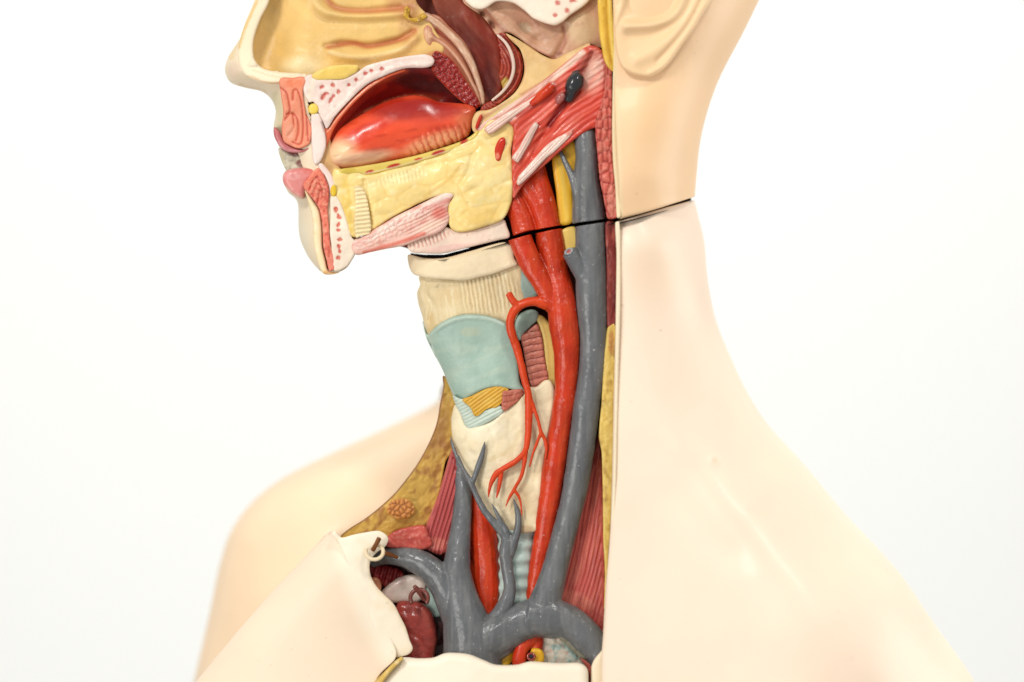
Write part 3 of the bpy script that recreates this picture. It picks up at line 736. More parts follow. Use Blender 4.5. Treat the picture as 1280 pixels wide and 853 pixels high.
# ---- spongy strip beside the skin edge
SPG = [(758,80),(763,83),(765,92),(765,131),(765,165),(766,200),(769,235),(771,260),(771,272),(760,273.5),(757,262),(754,246),(750,226),(748,207),(746,185),(744,162),(746,145),(752,128),(756,108)]
pad('spongy_strip', SPG, head, M_tissue, 20, (206,98,84), step=1.1, edge=(2,2.5), base=-30, ops=[cell(8,3.2,9,90,1.7), noise(4,0.6,1)], paint=[pc(8,(146,30,24),0.9,9,90,1.7,0.4), pn(5,(232,150,130),0.5,4), pb(765,250,8,26,(222,140,120),0.6)])
pad('yellow_band', [(748,-60),(747,0),(749,40),(752,60),(757,80),(767,90),(769,78),(769,60),(767,30),(765,0),(765,-60)], head, M_gloss, 26, (234,190,72), step=1.6, edge=(3,4), base=-30, ops=[ridge([(758,-20),(761,40),(766,80)],1.5,-2), noise(8,0.8)],
    paint=[pl([(762,-10),(765,40),(768,80)],3,(240,214,110),0.7), pl([(755,10),(758,50),(763,76)],2.5,(206,150,50),0.6), pn(9,(214,164,60),0.4,2)])

# ---- vessels above the seam
def cl_up(p):
    p = np.array(p, float); p[1] = min(p[1], seam_y(p[0]) - 2.0); return p
def cl_dn(p):
    p = np.array(p, float); p[1] = max(p[1], seam_y(p[0]) + 2.0); return p
geo_obj('carotid_artery', [tube_geo([(634,236,-22,14),(650,268,-16,15),(657,292,-12,16)], clamp=cl_up, step=2), tube_geo([(668,205,-20,12),(676,235,-16,13),(682,262,-14,15),(686,292,-13,17)], clamp=cl_up, step=2),
    tube_geo([(650,222,-18,11),(668,248,-14,12),(680,275,-13,14),(684,292,-13,15)], clamp=cl_up, step=2)], head, M_artery, remesh=1.0, smooth_it=3)
pad('yellow_nerve', [(690,196),(701,190),(704,182),(716,174),(724,190),(722,220),(716,240),(717,276),(700,281),(697,262),(695,240)], head, M_gloss, -8, (238,184,50), step=1.6, edge=(4,6), ops=[noise(12,0.8,2,80,3)], paint=[pl([(700,200),(705,240),(708,276)],4,(246,206,96),0.6), pl([(692,205),(697,250),(700,276)],2.5,(214,146,36),0.6)])
geo_obj('jugular_vein', [tube_geo([(731,158,-4,11),(732,175,-2,13.5),(733,200,0,14.5),(733,232,0,17),(735,255,-2,20),(737,295,-4,22)], clamp=cl_up, step=2, seg=22), tube_geo([(700,189,-4,3),(706,202,-1,3.6),(713,217,3,4.4),(720,236,6,6),(724,255,2,7)], clamp=cl_up, step=1.5)], head, M_vein, remesh=1.0, smooth_it=3)

# ---- skin of the neck and head behind the cut edge
SIL = [tuple(v) for v in catmull([(975,-60),(949,0),(937,25),(926,47),(912,73),(899,99),(889,125),(881.5,150),(876,174),(872.5,200),(868.5,246)], False, 4)]
HB = [(766,-60),(767,0),(768,60),(767,90),(768,130),(771,200),(774,262),(775,274.2),(800,267.6),(830,258.6),(866,246.9)]
pad('head_skin', HB + SIL[::-1], head, M_skin, 30, SKIN, step=4, cstep=3, edge=(3,3.5), base=-150, smooth=False,
    ops=[lambda q,d: rbf(q,[(766,-60,30),(767,90,26),(774,262,26),(800,0,50),(800,130,44),(810,220,42),(860,-60,44),(850,100,40),(845,220,34),(950,-60,10)])-30, rnd(SIL,85,110), noise(40,1,2)],
    paint=[pl([(767,-60),(768,90),(772,200),(775,270)],5,(240,214,170),0.8), pb(820,150,40,60,(238,196,146),0.35,0,0.1)])
pad('skin_cut_edge', [(764,-60),(766,0),(767,60),(766,100),(765,160),(766,200),(769,235),(771,272),(776,271.5),(776,240),(772,190),(770,100),(769,60),(768,-60)], head, M_skin, 27, (248,226,184), step=1.6, edge=(3,2.5), base=-20)
EAR = [(764,-60),(766,0),(768,40),(771,68),(777,84),(788,92),(800,95.5),(814,96),(828,88),(840,75),(852,57),(866,38),(878,18),(890,0),(905,-40),(900,-60)]
pad('ear', EAR, head, M_skin, 52, (245,208,162), step=1.7, edge=(7,4), base=20,
    ops=[ridge([(905,-50),(886,-4),(868,31),(846,61),(829,82),(813,91)],3,2.5), ridge([(893,-40),(879,-6),(860,30),(838,58),(822,76)],3.5,-2.5), ridge([(880,-20),(863,18),(841,46),(816,65),(798,74)],9,5),
         ridge([(872,-20),(852,16),(822,41),(788,47)],9,-2.5), ridge([(862,-24),(851,8),(838,23),(815,31),(783,33)],6.5,8), bump(808,2,24,18,-13,-15), ridge([(805,14),(818,7),(824,2)],2.5,3), ridge([(768,30),(774,16),(779,0),(778,-30)],4,3)], paint=[pb(812,6,24,14,(232,190,140),0.4)])

# ================================================================== TORSO PIECE
torso = empty('torso_model', 'headless anatomical torso below the seam with open neck showing larynx, veins and shoulders',
              'anatomical model', 640, 800, -60)

# ---- far shoulder (subject's right), out of focus behind
FS = [(556,480),(547,502),(483,535),(412,568),(356,596),(318,625),(290,662),(275,705),(261,771),(243,850),(222,960)]
pad('far_shoulder', FS + [(420,960),(560,900),(640,760),(640,560),(600,470)], torso, M_skin, -150, (246,218,184), step=7, cstep=5, edge=(0,2), base=-330,
    ops=[rnd(FS,110,120), tps([(280,900,-30),(300,700,-20),(420,640,-4),(550,560,-40),(500,800,0),(350,800,0)]), noise(60,2)])
# ---- near shoulder, back and neck
TS = [(868,250),(871,262),(880,300),(885,350),(895,400),(915,450),(935,492),(962,533),(1004,579),(1056,642),(1096,684),(1128,721),(1168,780),(1218,852),(1270,960)]
TS = [tuple(v) for v in catmull(TS, False, 5)]
TE = [(752,960),(752,853),(752,820),(755,790),(758,730),(763,660),(765,600),(767,500),(769.5,400),(770.5,320),(770,279),(775,276),(800,269),(830,260)]
pad('near_shoulder', TE + TS, torso, M_skin, 34, TSKIN, step=6, cstep=4, edge=(3,4), base=-200, smooth=False,
    ops=[lambda q,d: rbf(q,[(770,280,20),(768,400,22),(764,600,26),(756,800,40),(752,960,60),(820,300,44),(825,450,44),(840,560,60),(900,640,90),(800,700,58),(1000,780,150),(1100,850,150),(900,900,130),(1000,960,180),(868,300,30),(960,560,60),(1190,900,100)])-34,
         rnd(TS,125,130), bump(893,577,6,5,3), noise(60,1.0,4), ridge([(820,600),(860,640),(910,690)],26,-3)],
    paint=[pb(893,577,6,5,(226,180,140),0.5,0,0.1), pb(820,340,60,60,(244,210,170),0.35,0,0.1)])
# ---- chest wall, left of the opening
CW = [(408,668),(395,682),(342,738),(300,786),(247,850),(160,960)]
pad('chest_skin', [(418,664),(438,696),(468,756),(494,810),(494,824),(470,851),(440,960)] + CW[::-1], torso, M_skin, 6, (247,223,197), step=5, cstep=4, edge=(1,2), base=-150,
    ops=[rnd(CW,50,40), tps([(420,670,0),(440,720,4),(250,870,-20),(480,800,4),(490,830,10),(450,900,24),(400,760,4),(300,900,10)])],
    paint=[pl([(432,680),(448,735),(472,785),(492,822)],26,(252,238,214),1,0.1)])
pad('chest_wall_rim', [(415,668),(419,664),(427,672),(440,669),(455,666),(474,664),(485,672),(482,683),(471,691),(463,702),(463,718),(470,732),(478,741),(492,755),(500,770),(507,784),(512,800),(516,811),(511,818),(501,821),(492,822),(478,800),(462,776),(448,742),(434,705),(424,680)], torso, M_skin, 10, (252,238,214), step=2, edge=(2,11), base=-60,
    ops=[noise(20,1.0,8), bump(455,690,20,16,3)], paint=[pl([(440,735),(455,775),(480,806),(494,822)],3,(240,206,120),0.5,0.1), pn(14,(244,222,186),0.4,2), pl([(462,705),(466,728),(490,756),(508,790)],3,(230,200,160),0.4)])

# ---- back wall of the open neck and chest
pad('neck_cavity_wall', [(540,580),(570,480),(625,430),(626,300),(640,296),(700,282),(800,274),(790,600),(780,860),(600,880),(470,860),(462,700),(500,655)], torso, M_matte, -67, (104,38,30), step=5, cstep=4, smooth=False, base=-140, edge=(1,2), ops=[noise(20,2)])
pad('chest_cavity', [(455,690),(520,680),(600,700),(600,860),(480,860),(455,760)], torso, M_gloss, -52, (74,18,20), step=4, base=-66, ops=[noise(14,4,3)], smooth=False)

JT = [(513,320),(530,322),(555,322),(588,313.5),(630,302),(665,292),(700,285.5),(730,281),(760,277.5),(774,276.5),(800,270),(830,261),(864,249)]  # line of the seam; black slab behind it stands in for the gap's shade
pad('seam_gap_shade', [(a,b-3.5) for a,b in JT] + [(a,b+3.5) for a,b in JT[::-1]], torso, M_matte, -30, (30,22,18), step=3, smooth=False, base=-110, edge=(0.5,1),
    ops=[lambda q,d: rbf(q,[(515,320,-60),(560,320,-32),(630,300,-34),(700,286,-32),(745,278,-30),(764,277,-4),(800,270,8),(840,258,-34),(864,249,-90)])+30])

# ---- fat and skin rim on the far side of the neck
FR = [(554,470),(554,484),(550,505),(546,528),(537,552),(521,581),(500,609),(488,622),(470,638),(454,650),(438,660),(426,670)]
tfat = pad('throat_fat', FR + [(430,676),(455,667),(485,672),(493,664),(520,659),(538,655),(549,620),(557,578),(567,562),(572,540),(574,510),(566,480)], torso, M_tissue, -30, (214,172,84), step=1.7, edge=(2,3), base=-120,
    ops=[cell(9,0.9,3,-50,1.5), noise(9,2.0,3), bump(501,636,17,13,2), tps([(430,672,0),(500,620,-4),(560,500,-16),(540,640,-12)])],
    paint=[pn(9,(160,104,58),0.8,2,-60,1.6,0,0.5), pc(9,(176,124,56),0.25,3,-50,1.5), pb(550,540,16,60,(150,100,66),0.7,15,0.1), pl(FR,3.2,(136,88,40),0.9,0.3), pl([(556,578),(548,620),(537,655)],3,(232,196,96),0.7)])
pad('gland_rosette', [(501+18*math.cos(a)*(1+.05*math.sin(5*a)),636+13.5*math.sin(a)) for a in np.linspace(0,2*math.pi,16,endpoint=False)], tfat, M_gloss, -27, (206,134,66), step=0.9, edge=(4,5), base=-50,
    ops=[cell(6.5,2.8,11)], paint=[pc(6.5,(140,74,26),0.9,11,0,1,0.45), pe(2.5,(226,176,90),0.8)])
# ---- far neck muscles
pad('strap_muscle', [(566,560),(572,576),(576,620),(572,660),(562,684),(552,694),(538,690),(525,682),(530,664),(536,648),(547,620),(556,590)], torso, M_gloss, -27, (186,80,78), step=1.2, edge=(4,6), base=-60,
    ops=[stripes([(520,690),(556,560)],5.2,1.1,1.2), noise(3.5,0.8,3,106,8)], paint=[pstripes([(520,690),(556,560)],5.2,(134,38,40),0.7,0.4,0.3), pe(2,(220,130,110),0.5), pb(545,680,18,10,(222,130,112),0.5)])
pad('strap_muscle', [(484,671),(493,664),(510,659),(530,657),(536,668),(540,682),(526,688),(505,686),(485,684),(478,676)], torso, M_gloss, -20, (204,88,76), step=1.3, edge=(4,5), base=-60, ops=[noise(6,1.2,2), noise(8,0.8,5,0,3)],
    paint=[pn(6,(160,50,46),0.6,2,-20,3), pn(4,(236,150,130),0.4,6)])
pad('strap_muscle', [(552,684),(562,672),(572,668),(572,700),(560,706),(554,698)], torso, M_gloss, -38, (190,40,36), step=1.4, edge=(4,6), base=-60)
# ---- carotid on the far side
geo_obj('carotid_artery', [tube_geo([(586,590,-44,8),(596,616,-42,11),(602,650,-40,16),(606,690,-38,19),(608,730,-38,20),(607,775,-40,20)], step=2), tube_geo([(598,690,-36,10),(596,730,-36,11),(606,775,-38,11)], step=2)], torso, M_artery, remesh=1.0, smooth_it=3)
pad('yellow_nerve', [(589,625),(594,640),(597,664),(596,690),(590,694),(586,680),(585,650)], torso, M_gloss, -32, (232,184,90), step=1.5, edge=(2,3), base=-60)
# ---- trachea
tr = []
c = catmull([(648,640,-40,26),(645,700,-40,25),(641,770,-42,25)], False, 1)
def trachea():
    seg = 40; V = []; F = []
    for i, (x, y, h, r) in enumerate(c):
        rr = r + 1.5 * math.cos(2 * math.pi * (y - 683) / 17.0)
        for k in range(seg):
            a = 2 * math.pi * k / seg
            V.append((x + rr * math.cos(a), y - 2.0 * math.cos(a), h + rr * 0.9 * math.sin(a)))
    for i in range(len(c) - 1):
        for k in range(seg):
            a = i*seg+k; b = i*seg+(k+1) % seg
            F.append((a, b, b+seg, a+seg))
    return V, F
geo_obj('trachea', [trachea()], torso, mat_paint('pale_teal_cartilage', 0.32, 0.35, 600, color=(186,206,198), mottle=0.12, coat=0.2, streak=((300,300,160),(206,214,200),0.3)))

# ---- larynx
HYO = [(511,318.5),(530,322.5),(555,322.5),(588,314),(628,303),(641,308),(643,322),(647,331),(636,336),(617,343),(600,347),(582,351),(560,350),(535,348),(519,344),(513,338),(510,326)]
LX = [(512,320),(513,338),(526,350),(523,368),(529,400),(545,448),(566,496)]
pad('hyoid_bone', HYO, torso, M_matte, -8, (238,218,182), step=1.8, edge=(4,5), base=-70, ops=[rnd([(510,318),(512,345)],70,34), noise(12,0.6,2)], paint=[pn(14,(246,230,200),0.5,1), pl([(530,323),(570,321),(630,305)],3,(204,176,130),0.4)])
MEM = [(524,346),(535,344),(560,348),(582,347),(617,340),(648,328),(653,340),(654,360),(656,375),(648,392),(640,408),(632,405),(612,399),(582,395),(560,402),(546,410),(536,420),(531,410),(528,396),(523,380),(521.5,366),(525,356)]
pad('thyroid_membrane', MEM, torso, M_tissue, -16, (226,204,160), step=1.3, edge=(3,4), base=-75,
    ops=[rnd([(521,345),(524,400),(534,425)],66,34), masked(rungs([(575,372),(650,360)],5.2,0.8,1.2,3),610,365,44,34), noise(6,0.7,2,80,3), ridge([(536,350),(533,366),(540,380),(536,400)],2.5,-2.0), ridge([(529,350),(526,366),(531,382),(534,410)],2.5,1.5)],
    paint=[lambda q,d:(prungs([(575,372),(650,360)],5.2,(198,168,118),0.6,0.4,1.2,3)(q,d)[0]*(1-sstep(ell(q,610,365,46,36),0.6,1)),(198,168,118)), pb(560,370,24,20,(214,184,130),0.6,0,0.1), pn(4,(240,226,190),0.5,2,80,4), pl([(556,404),(582,397),(612,400),(634,406)],4,(240,224,190),0.7), pb(540,404,8,18,(216,186,128),0.6)])
pad('superior_horn', [(646,334),(655,338),(665,350),(674,366),(668,373),(656,375),(650,368),(646,352)], torso, M_tissue, -16, (162,186,174), step=1.5, edge=(4,6), base=-70)
THY = [(529,402),(532,412),(535,418),(543,410),(554,402),(567,396),(582,393),(600,393.5),(613,396),(624,400),(632,404),(637,412),(642,428),(647,452),(650,478),(656,490),(644,488),(631,485),(617,484),(603,488),(590,495),(580,500),(568,497),(561,482),(552,460),(541,440),(532,420)]
pad('thyroid_cartilage', THY, torso, M_tissue, -8, (164,188,174), step=1.6, edge=(3,4), base=-75,
    ops=[rnd([(527,398),(536,425),(554,468),(567,500)],64,34), ridge([(536,420),(556,405),(582,397),(612,399),(632,408)],3,1.6), bump(600,440,26,30,-3), bump(625,455,14,30,2,-10), noise(22,1.0,3)],
    paint=[pl([(540,416),(556,405),(582,397),(612,399),(630,405)],3,(192,209,194),0.7), pn(18,(150,176,164),0.5,3), pb(588,415,16,8,(196,190,150),0.3), pl([(530,404),(545,450),(566,494)],3,(196,210,196),0.7), pn(9,(186,202,182),0.4,7,-20,4)])
pad('thyroid_cartilage_horn', [(645,398),(652,391),(664,387),(673,391),(672,400),(664,408),(655,417),(650,426),(644,418),(643,406)], torso, M_tissue, -18, (164,188,174), step=1.4, edge=(4,5), base=-70, label='small grey teal wing behind the artery loop')
pad('throat_muscle', [(651,420),(660,413),(671,405),(676,414),(679,428),(681,445),(684,462),(686,473),(678,478),(667,488),(662,478),(658,460),(654,438)], torso, M_tissue, -18, (208,126,106), step=1.0, edge=(3,4), base=-70,
    ops=[rungs([(656,412),(672,486)],8.4,0.5,1.6,4), noise(3,0.5)], paint=[prungs([(656,412),(672,486)],8.4,(112,44,32),0.95,0.12,1.6,4), pn(3,(170,80,66),0.5,3,-20,5), pe(1.5,(160,80,60),0.5)])
pad('yellow_ligament', [(672,393),(680,396),(688,406),(695,430),(697,455),(697,488),(690,488),(682,474),(681,455),(678,424),(672,404),(668,396)], torso, M_tissue, -20, (230,196,110), step=1.4, edge=(3,5), base=-70, paint=[pl([(676,400),(684,430),(687,470)],2,(206,166,84),0.5)])
pad('cricoid_cartilage', [(566,495),(574,498),(582,500),(590,506),(596,516),(608,512),(625,507),(630,515),(618,524),(603,532),(592,536),(582,537),(576,522),(570,508)], torso, M_tissue, -9, (190,206,190), step=1.3, edge=(3,4), base=-70,
    ops=[rnd([(564,494),(582,540)],40,16), stripes([(585,536),(635,510)],4.2,0.6,0.5)], paint=[pstripes([(585,536),(635,510)],4.2,(226,232,220),0.8,0.4,0.5)])
pad('yellow_ligament', [(578,500),(590,495),(603,488),(616,484),(628,483),(636,487),(630,493),(628,502),(622,509),(608,512),(600,519),(593,520),(588,510)], torso, M_tissue, -8, (224,172,56), step=1.2, edge=(2,3), base=-60,
    ops=[stripes([(590,520),(640,484)],4,0.7,0.5)], paint=[pstripes([(590,520),(640,484)],4,(190,130,30),0.6,0.4,0.5), pn(5,(238,200,100),0.4,3,-38,5)])
pad('throat_muscle', [(628,490),(636,488),(652,486),(655,491),(650,499),(640,508),(631,514),(627,510),(627,500)], torso, M_tissue, -7, (190,104,84), step=1.1, edge=(2,3), base=-60, ops=[noise(3,1.0)], paint=[pl([(629,495),(640,494),(652,490)],1.2,(140,64,46),0.7), pl([(629,503),(640,501),(650,496)],1.2,(140,64,46),0.7), pn(3,(214,140,116),0.5,5)])
THG = [(569,506),(576,516),(584,534),(603,531),(616,525),(629,514),(640,506),(652,494),(662,484),(670,484),(680,476),(688,476),(693,486),(692,506),(688,530),(684,548),(681,570),(678,592),(676,620),(673,650),(671,663),(660,666),(648,668),(636,672),(622,664),(608,646),(598,624),(586,601),(574,576),(566,552),(564,526),(566,514)]
pad('thyroid_gland', THG, torso, M_tissue, -12, (240,224,188), step=1.8, edge=(3,5), base=-75,
    ops=[rnd([(562,500),(563,545),(574,580),(590,610),(606,645),(622,668)],52,26), ridge([(652,500),(656,540),(640,580),(624,620)],8,2.5), bump(615,560,22,26,2), cell(24,1.3,2,80,1.6), noise(14,1.2,6)],
    paint=[pb(650,630,34,40,(214,176,124),0.6,0,0), pb(606,530,34,26,(248,238,210),0.6), pn(16,(222,192,146),0.4,4), pl([(612,575),(640,560),(650,540)],4,(226,200,150),0.4), pb(654,662,22,7,(190,150,104),0.6)])

# ---- main artery, near side
geo_obj('carotid_artery', [
    tube_geo([(647,288,-7,15.5),(653,306,-5,15),(664,330,-3,14.5),(678,354,-1,13),(694,384,-3,13)], clamp=cl_dn, step=2, seg=20),
    tube_geo([(685,282,-18,18),(688,304,-16,17.5),(693,330,-13,16.5),(698,356,-8,17),(703,385,-3,19),(706,410,-4,19.5),(709,440,-6,17),(708,480,-8,15),(705,510,-9,14.5),(699,545,-11,14.5),(692,590,-13,14.5),(685,637,-15,13.5),(679,675,-18,12.5),(674,702,-22,12),(667,743,-28,10),(663,770,-34,9)], clamp=cl_dn, step=2, seg=22),
    tube_geo([(696,388,2,8),(684,380,6,7),(672,377,7,6),(660,378,7,5.6),(650,381,7,5.4)], step=1.5)], torso, M_artery, remesh=0.9, smooth_it=2)
art = [tube_geo([(684,381,6,7),(668,377,8,6),(652,381,8,5.6),(642,390,7,5.6),(638,402,6,5.6),(639,414,4,5.8),(645,433,2,5.4),(650,450,1,4.8),(655,472,1,4.4),(660,490,1,4.6),(661,505,0,5),(661,525,0,4.6),(660,545,0,4.2),(658,560,0,3.8),(654,568,0,3.6),(643,578,0,3.4),(631,585,0,3.6),(621,592,-1,3.6),(615,602,-2,3.2),(612,612,-3,2.4),(610.5,622,-4,1)], step=1.5, seg=12),
       tube_geo([(648,383,8,5),(642,377,9,4.8),(636,367,10,4.2)], step=1.2, seg=12),
       tube_geo([(661,498,1,3.6),(668,512,1,2.6),(673,527,1,2.4),(676,540,1,2.4),(681,550,0,2.2),(683,562,0,1.8),(682,574,-1,1)], step=1.5, seg=10),
       tube_geo([(676,542,1,2),(670,557,0,1.8),(666,568,0,1.6),(662,584,-1,0.8)], step=1.5, seg=10),
       tube_geo([(627,590,-1,2.6),(625,602,-2,2.8),(623,612,-3,2.4),(620.5,623,-4,1)], step=1.2, seg=10),
       tube_geo([(658,558,0,3.2),(656.5,572,0,2.8),(654,586,0,2.4),(651,597,0,2),(645,608,-1,2),(641,615,-2,2),(636,624,-3,1.6),(632,634,-4,0.8)], step=1.5, seg=10),
       tube_geo([(642,612,-1,1.8),(648,620,-2,2),(651,630,-3,1.8),(652.5,645,-4,0.8)], step=1.5, seg=10)]
geo_obj('thyroid_artery', art, torso, M_orange, remesh=0.8, smooth_it=1)
pad('yellow_nerve', [(702,288),(719,284),(723,305),(716,318),(707,314),(704,300)], torso, M_gloss, -12, (242,206,110), step=1.5, edge=(3,4))
pad('yellow_nerve', [(692,590),(698,600),(702,610),(698,640),(692,670),(684,700),(680,700),(684,660),(690,620)], torso, M_gloss, -16, (226,176,60), step=1.6, edge=(2,3))

# ---- great veins: one branching vessel
trunk = [
    # near jugular
    tube_geo([(738,272,-3,20),(738,303,0,19),(739,345,2,19.5),(740,385,2,19.5),(742,420,1,17.5),(740,467,0,17),(735,497,-1,17),(729,544,-3,16.8),(722.5,590,-5,16.5),(716,625,-6,15.5),(706,665,-7,15.5),(696,702,-8,16),(688,732,-8,18),(676,765,-10,22),(652,782,-12,22)], clamp=cl_dn, step=2, seg=24),
    tube_geo([(738,356,2,14),(727,338,7,12),(717,323,11,11),(712,315,14,10.5)], step=1.5, seg=18),
    # trunk and right arm branch
    tube_geo([(684,756,-10,18),(670,768,-12,22),(648,780,-14,25),(622,794,-17,29),(598,808,-22,32)], step=2, seg=26),
    tube_geo([(662,770,-13,26),(690,773,-10,26),(713,780,-8,22),(733,797,-6,21),(748,818,-5,18),(756,846,-6,18)], step=2, seg=22),
    # far jugular
    tube_geo([(574,570,-34,6),(577,595,-32,9),(579,620,-28,11),(577,650,-24,12.5),(574,680,-20,14.5),(571,715,-16,18),(576,750,-15,23),(583,780,-18,30),(589,810,-21,36),(591,850,-24,40),(591,900,-26,40)], step=2, seg=22),
    # far arm branch
    tube_geo([(464,702,-44,9),(478,696,-38,10),(495,695,-30,12),(518,700,-24,15),(538,712,-20,17),(554,730,-18,19),(568,758,-19,21),(582,790,-22,24)], step=2, seg=22)]
geo_obj('jugular_vein', trunk, torso, M_vein, remesh=1.1, smooth_it=11)
tv = [tube_geo([(604,800,-26,18),(616,784,-16,16),(629,762,-9,11),(637,738,-10,8.2),(634,712,-11,7.4),(632,692,-11,8),(634,676,-12,8)], step=2, seg=18), tube_geo([(635,692,-12,7.5),(632,672,-12,6),(620,656,-11,5.2),(608,642,-12,4.4),(600,629,-12,4),(593,614,-13,3.8),(588,602,-13,3.6),(580,588,-15,2.8),(572,574,-19,2.4),(566,558,-25,2),(563,545,-30,1)], step=1.5, seg=12),
      tube_geo([(590,605,-13,3),(594,594,-11,3.6),(599,580,-8,3.8),(604,564,-6,3),(606,552,-5,1.2)], step=1.5, seg=12),
      tube_geo([(636,680,-12,6),(632,662,-9,3.6),(625,650,-8,2.8),(619,638,-8,2.2),(615,630,-8,1)], step=1.5, seg=12),
      tube_geo([(636,694,-13,7),(642,678,-10,6),(647,662,-8,4.8),(648,648,-7,4.2),(646,637,-7,3.2),(642,624,-7,1.2)], step=1.5, seg=12)]
geo_obj('thyroid_vein', tv, torso, M_vein, remesh=0.8, smooth_it=5)

# ---- near side: muscle and strips beside the skin edge
pad('neck_muscle', [(749,540),(753,570),(755,640),(757,700),(757,760),(755,792),(745,784),(730,770),(712,760),(698,756),(700,720),(712,670),(726,625),(738,580)], torso, M_gloss, -22, (204,92,84), step=1.3, edge=(4,6), base=-60,
    ops=[stripes([(705,760),(722,700),(748,545)],5.2,0.8,2.5), noise(3.5,0.9,3,103,8)], paint=[pstripes([(705,760),(722,700),(748,545)],5.2,(148,50,52),0.5,0.35,2.5), pn(7,(222,120,106),0.5,4,-80,5), pb(722,750,26,12,(230,140,120),0.5,25), pn(2.5,(150,44,40),0.6,13,103,12,0.1,0.5), pn(3,(232,140,120),0.4,23,103,12,0.1,0.5)])
pad('dark_muscle_strip', [(757,279),(769,278.5),(770.5,300),(771,340),(771,400),(768,412),(760,414),(758,380),(758,330)], torso, M_tissue, 10, (136,52,44), step=1.3, edge=(2,3), base=-40, ops=[noise(5,1.0,2,90,3)], paint=[pn(4,(96,24,22),0.8,2,90,3), pn(3,(190,100,84),0.5,6,90,3,0.1,0.6)])
pad('yellow_fat_strip', [(760,408),(770,404),(769.5,440),(768,500),(766,600),(764,650),(761,690),(759,730),(757,762),(755,760),(756,715),(754,675),(753.5,630),(752,567),(748.5,545),(752,500),(755,445)], torso, M_tissue, 10, (224,190,100), step=1.3, edge=(2,3), base=-50, ops=[cell(9,0.7,4,90,2), noise(5,0.9,2)],
    paint=[pn(6,(170,130,60),0.8,2,90,2), pb(764,428,5,20,(190,120,70),0.7), pn(4,(240,214,130),0.5,7)])
pad('skin_cut_edge', [(769,279),(774,277.5),(776,320),(775,400),(773,500),(771,600),(768,680),(763,740),(759,800),(756,820),(752,822),(754,790),(757,735),(761,690),(764,640),(766,590),(768,500),(769.5,400),(770.5,320)], torso, M_skin, 33, (250,232,200), step=1.6, edge=(4,3), base=0)

pad('vein_opening', [(711+6.2*math.cos(a)*math.cos(.5)-3.8*math.sin(a)*math.sin(-.5),314.5+6.2*math.cos(a)*math.sin(-.5)+3.8*math.sin(a)*math.cos(.5)) for a in np.linspace(0,2*math.pi,14,endpoint=False)], torso, M_gloss, 25.5, (150,156,158), step=0.8, edge=(1,1.5), base=12,
    ops=[bump(711,314.5,3.5,2.6,-2.5,-25)], paint=[pb(711,314.5,4,2.6,(190,70,60),0.9,-28,0.5)])
# ---- contents of the open chest
pad('ribbed_muscle', [(462,708),(480,706),(500,712),(508,722),(500,734),(482,734),(466,724)], torso, M_gloss, -40, (134,28,32), step=1.1, edge=(5,7), base=-60, ops=[rungs([(462,712),(508,726)],8,1.8,0.4)], paint=[pn(4,(190,90,90),0.5,3)])
pad('orange_tissue', [(462,724),(470,722),(476,728),(476,738),(470,740),(462,734)], torso, M_gloss, -30, (232,150,110), step=1.2, edge=(4,5), base=-55)
pad('pale_rib', [(474,744),(484,732),(498,722),(514,718),(528,719),(536,724),(534,734),(530,746),(520,754),(500,754),(482,752)], torso, M_gloss, -34, (236,218,206), step=1.4, edge=(7,10), base=-60, ops=[noise(8,0.8)], paint=[pn(8,(206,150,150),0.4,4,-20,2), pl([(526,720),(536,726)],2,(150,100,70),0.6)])
pad('teal_cartilage', [(530,722),(540,728),(548,744),(554,765),(546,772),(538,766),(530,750),(526,738)], torso, M_tissue, -40, (180,204,194), step=1.4, edge=(4,6), base=-60, ops=[noise(6,1)])
# wire ring and hook at the top of the opening
def ring(cx, cy, h, r, t, tilt, a0=0, a1=360, ax='x'):
    pts = []
    for k in range(0, 25):
        a = R(a0 + (a1 - a0) * k / 24)
        x = math.cos(a) * r; y = math.sin(a) * r
        if ax == 'x': pts.append((cx + x, cy + y * math.cos(R(tilt)), h + y * math.sin(R(tilt)), t))
        else: pts.append((cx + x * math.cos(R(tilt)), cy + y, h + x * math.sin(R(tilt)), t))
    return tube_geo(pts, step=1.2, seg=12)
hook = geo_obj('hook_ring', [ring(468,690,20,11,2.4,30,-60,200)], torso, mat_paint('cream_wire_paint',0.35,0.2,500,color=(236,216,180)))
geo_obj('hook_pin', [tube_geo([(466,688,18,3),(470,681,23,3),(474,673,27,3)], step=1.2, seg=12)], hook, M_brass)
geo_obj('hook_pin', [tube_geo([(477,691,0,2.6),(486,693,-4,2.8),(497,697,-10,2.2)], step=1.2, seg=12)], hook, M_brass)

# ---- vessels of the heart, low in the opening
heart = empty('heart_model', 'red and yellow heart vessels with a small dark hole, low under the grey vein', 'heart model', 650, 820, -20)
pad('fat_lobe', [(618,824),(622,814),(630,807),(640,806),(646,812),(643,822),(638,830),(630,840),(616,840)], heart, M_wet, -14, (236,186,40), step=1.3, edge=(5,7), base=-50, ops=[noise(7,1.4)], paint=[pb(622,826,7,5,(206,60,26),0.9)])
geo_obj('heart_artery', [tube_geo([(650,845,-12,8),(649,825,-8,9),(654,808,-12,9),(668,798,-18,9),(676,792,-24,8)], step=1.5, seg=18), tube_geo([(668,840,-16,8),(670,820,-16,8),(672,800,-20,8)], step=1.5, seg=16)], heart, M_artery, remesh=0.9, smooth_it=3)
pad('fat_lobe', [(664,812),(672,810),(679,815),(680,826),(672,834),(662,832)], heart, M_wet, -6, (232,176,40), step=1.2, edge=(4,5), base=-40, ops=[noise(5,1)])
geo_obj('bronchus_opening', [ring(664,821,-1,4.4,1.5,20)], heart, mat_paint('dark_red_enamel', 0.2, 0.2, 500, color=(150,60,50), coat=0.5))
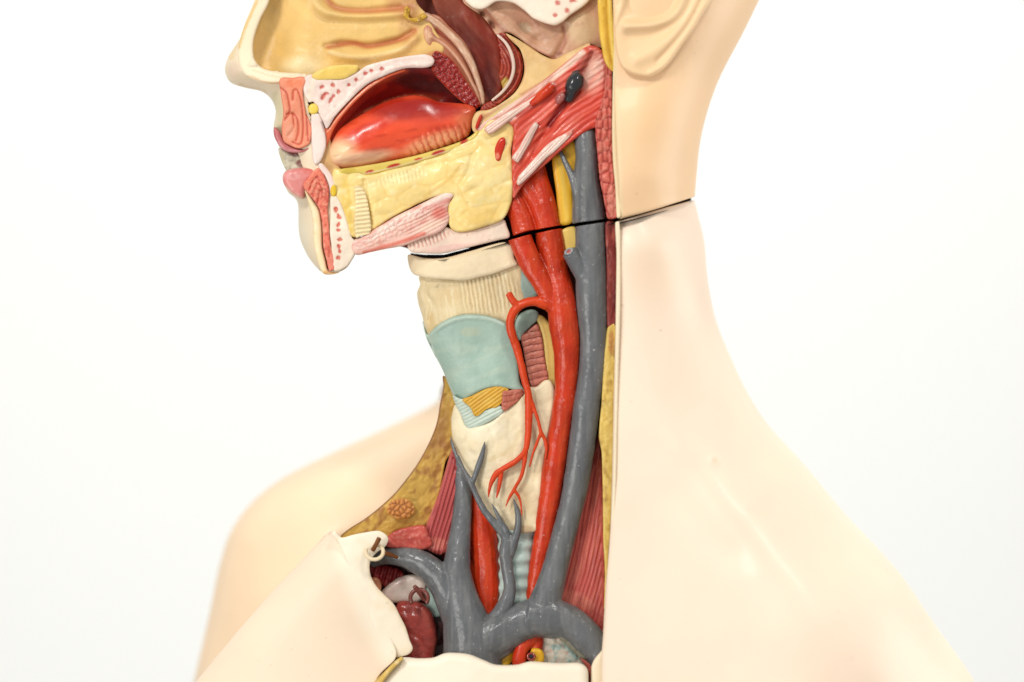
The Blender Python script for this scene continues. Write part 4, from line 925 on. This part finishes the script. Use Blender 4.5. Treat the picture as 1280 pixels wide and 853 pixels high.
pad('bronchus_hole', [(664+5*math.cos(a),821+5*math.sin(a)) for a in np.linspace(0,2*math.pi,12,endpoint=False)], heart, M_black, -2, (20,18,18), step=1.5, base=-12)

pad('lung_tissue', [(673,790),(684,787),(698,794),(713,806),(724,815),(735,826),(728,838),(674,838)], torso, M_tissue, -20, (232,222,206), step=1.4, edge=(3,5), base=-60, ops=[noise(9,2.2,3), cell(12,1.5,4)],
    paint=[pn(9,(170,200,194),0.9,5,0,1,-0.1,0.3), pn(6,(232,160,140),0.5,8,0,1,0.2,0.5)])
pad('olive_cartilage', [(698,795),(710,797),(720,800),(730,810),(739,822),(736,830),(726,824),(714,812),(704,803)], torso, M_tissue, 2, (130,126,108), step=1.3, edge=(2,3), base=-40, ops=[noise(6,1.2)], paint=[pn(5,(96,90,74),0.6,4)])
pad('red_membrane_strip', [(726,824),(735,828),(741,838),(742,960),(736,960),(735,840)], torso, M_gloss, 14, (168,78,66), step=1.6, edge=(2,3), base=-30)
pad('cream_rib_end', [(739,836),(742,826),(748,818),(755,812),(756,860),(754,960),(740,960)], torso, M_skin, 30, (246,228,196), step=2, edge=(4,5), base=-20)

# ---- removable dark red lung with its wire loop
lung = empty('lung_model', 'dark red glossy lung top with a brown wire ring, in the chest opening', 'lung model', 520, 800, -20)
pad('lung_lobe', [(496,756),(503,751),(514,751),(524,753),(532,756),(540,766),(545,782),(547,798),(544,816),(538,850),(505,850),(498,800),(492,775)], lung, M_wet, -24, (168,66,58), step=1.5, edge=(14,18), base=-50, ops=[noise(9,1.6,3), ridge([(510,790),(525,800),(530,815)],3,-2), ridge([(498,764),(520,768)],1.2,-1)],
    paint=[pn(10,(176,84,76),0.6,4), pn(6,(110,34,34),0.5,7), pl([(530,760),(542,790),(543,820)],3,(190,100,84),0.5)])
wring = geo_obj('wire_ring', [ring(524,748,-5,11,2.6,10,-215,35)], lung, M_ring)
geo_obj('ring_pin', [tube_geo([(518,733,-4,2.6),(524,740,-8,3.4),(531,750,-14,3)], step=1.2, seg=12)], wring, M_ring)

# ---- removable breast plate closing the chest below
plate = empty('breast_plate', 'cream removable chest cover with wavy top edge, under the red lung and grey vein', 'chest cover', 600, 900, 10)
pad('plate_shell', [(468,856),(480,842),(493,829),(504,822),(523,823),(542,822),(555,817),(566,816),(586,818),(604,825),(620,831),(646,831),(662,827),(680,828),(702,829),(724,829),(734,836),(735.5,853),(736,960),(440,960)], plate, M_skin, 34, (250,238,216), step=4, cstep=2.5, edge=(7,10), base=-10,
    ops=[tps([(480,850,-10),(600,830,6),(720,840,4),(600,940,20),(480,940,10)]), noise(30,1.0,2)], paint=[pl([(468,856),(493,829)],3,(240,210,150),0.5)])
pad('plate_cut_edge', [(462,862),(470,850),(482,838),(494,826),(502,821),(504,824),(494,834),(482,848),(472,866),(452,960),(440,960)], plate, M_tissue, 36, (228,190,100), step=1.3, edge=(2,3), base=0, ops=[noise(4,1.0)], paint=[pn(4,(250,226,170),0.8,3), pl([(462,862),(482,838),(500,821)],1.2,(150,110,60),0.6)])
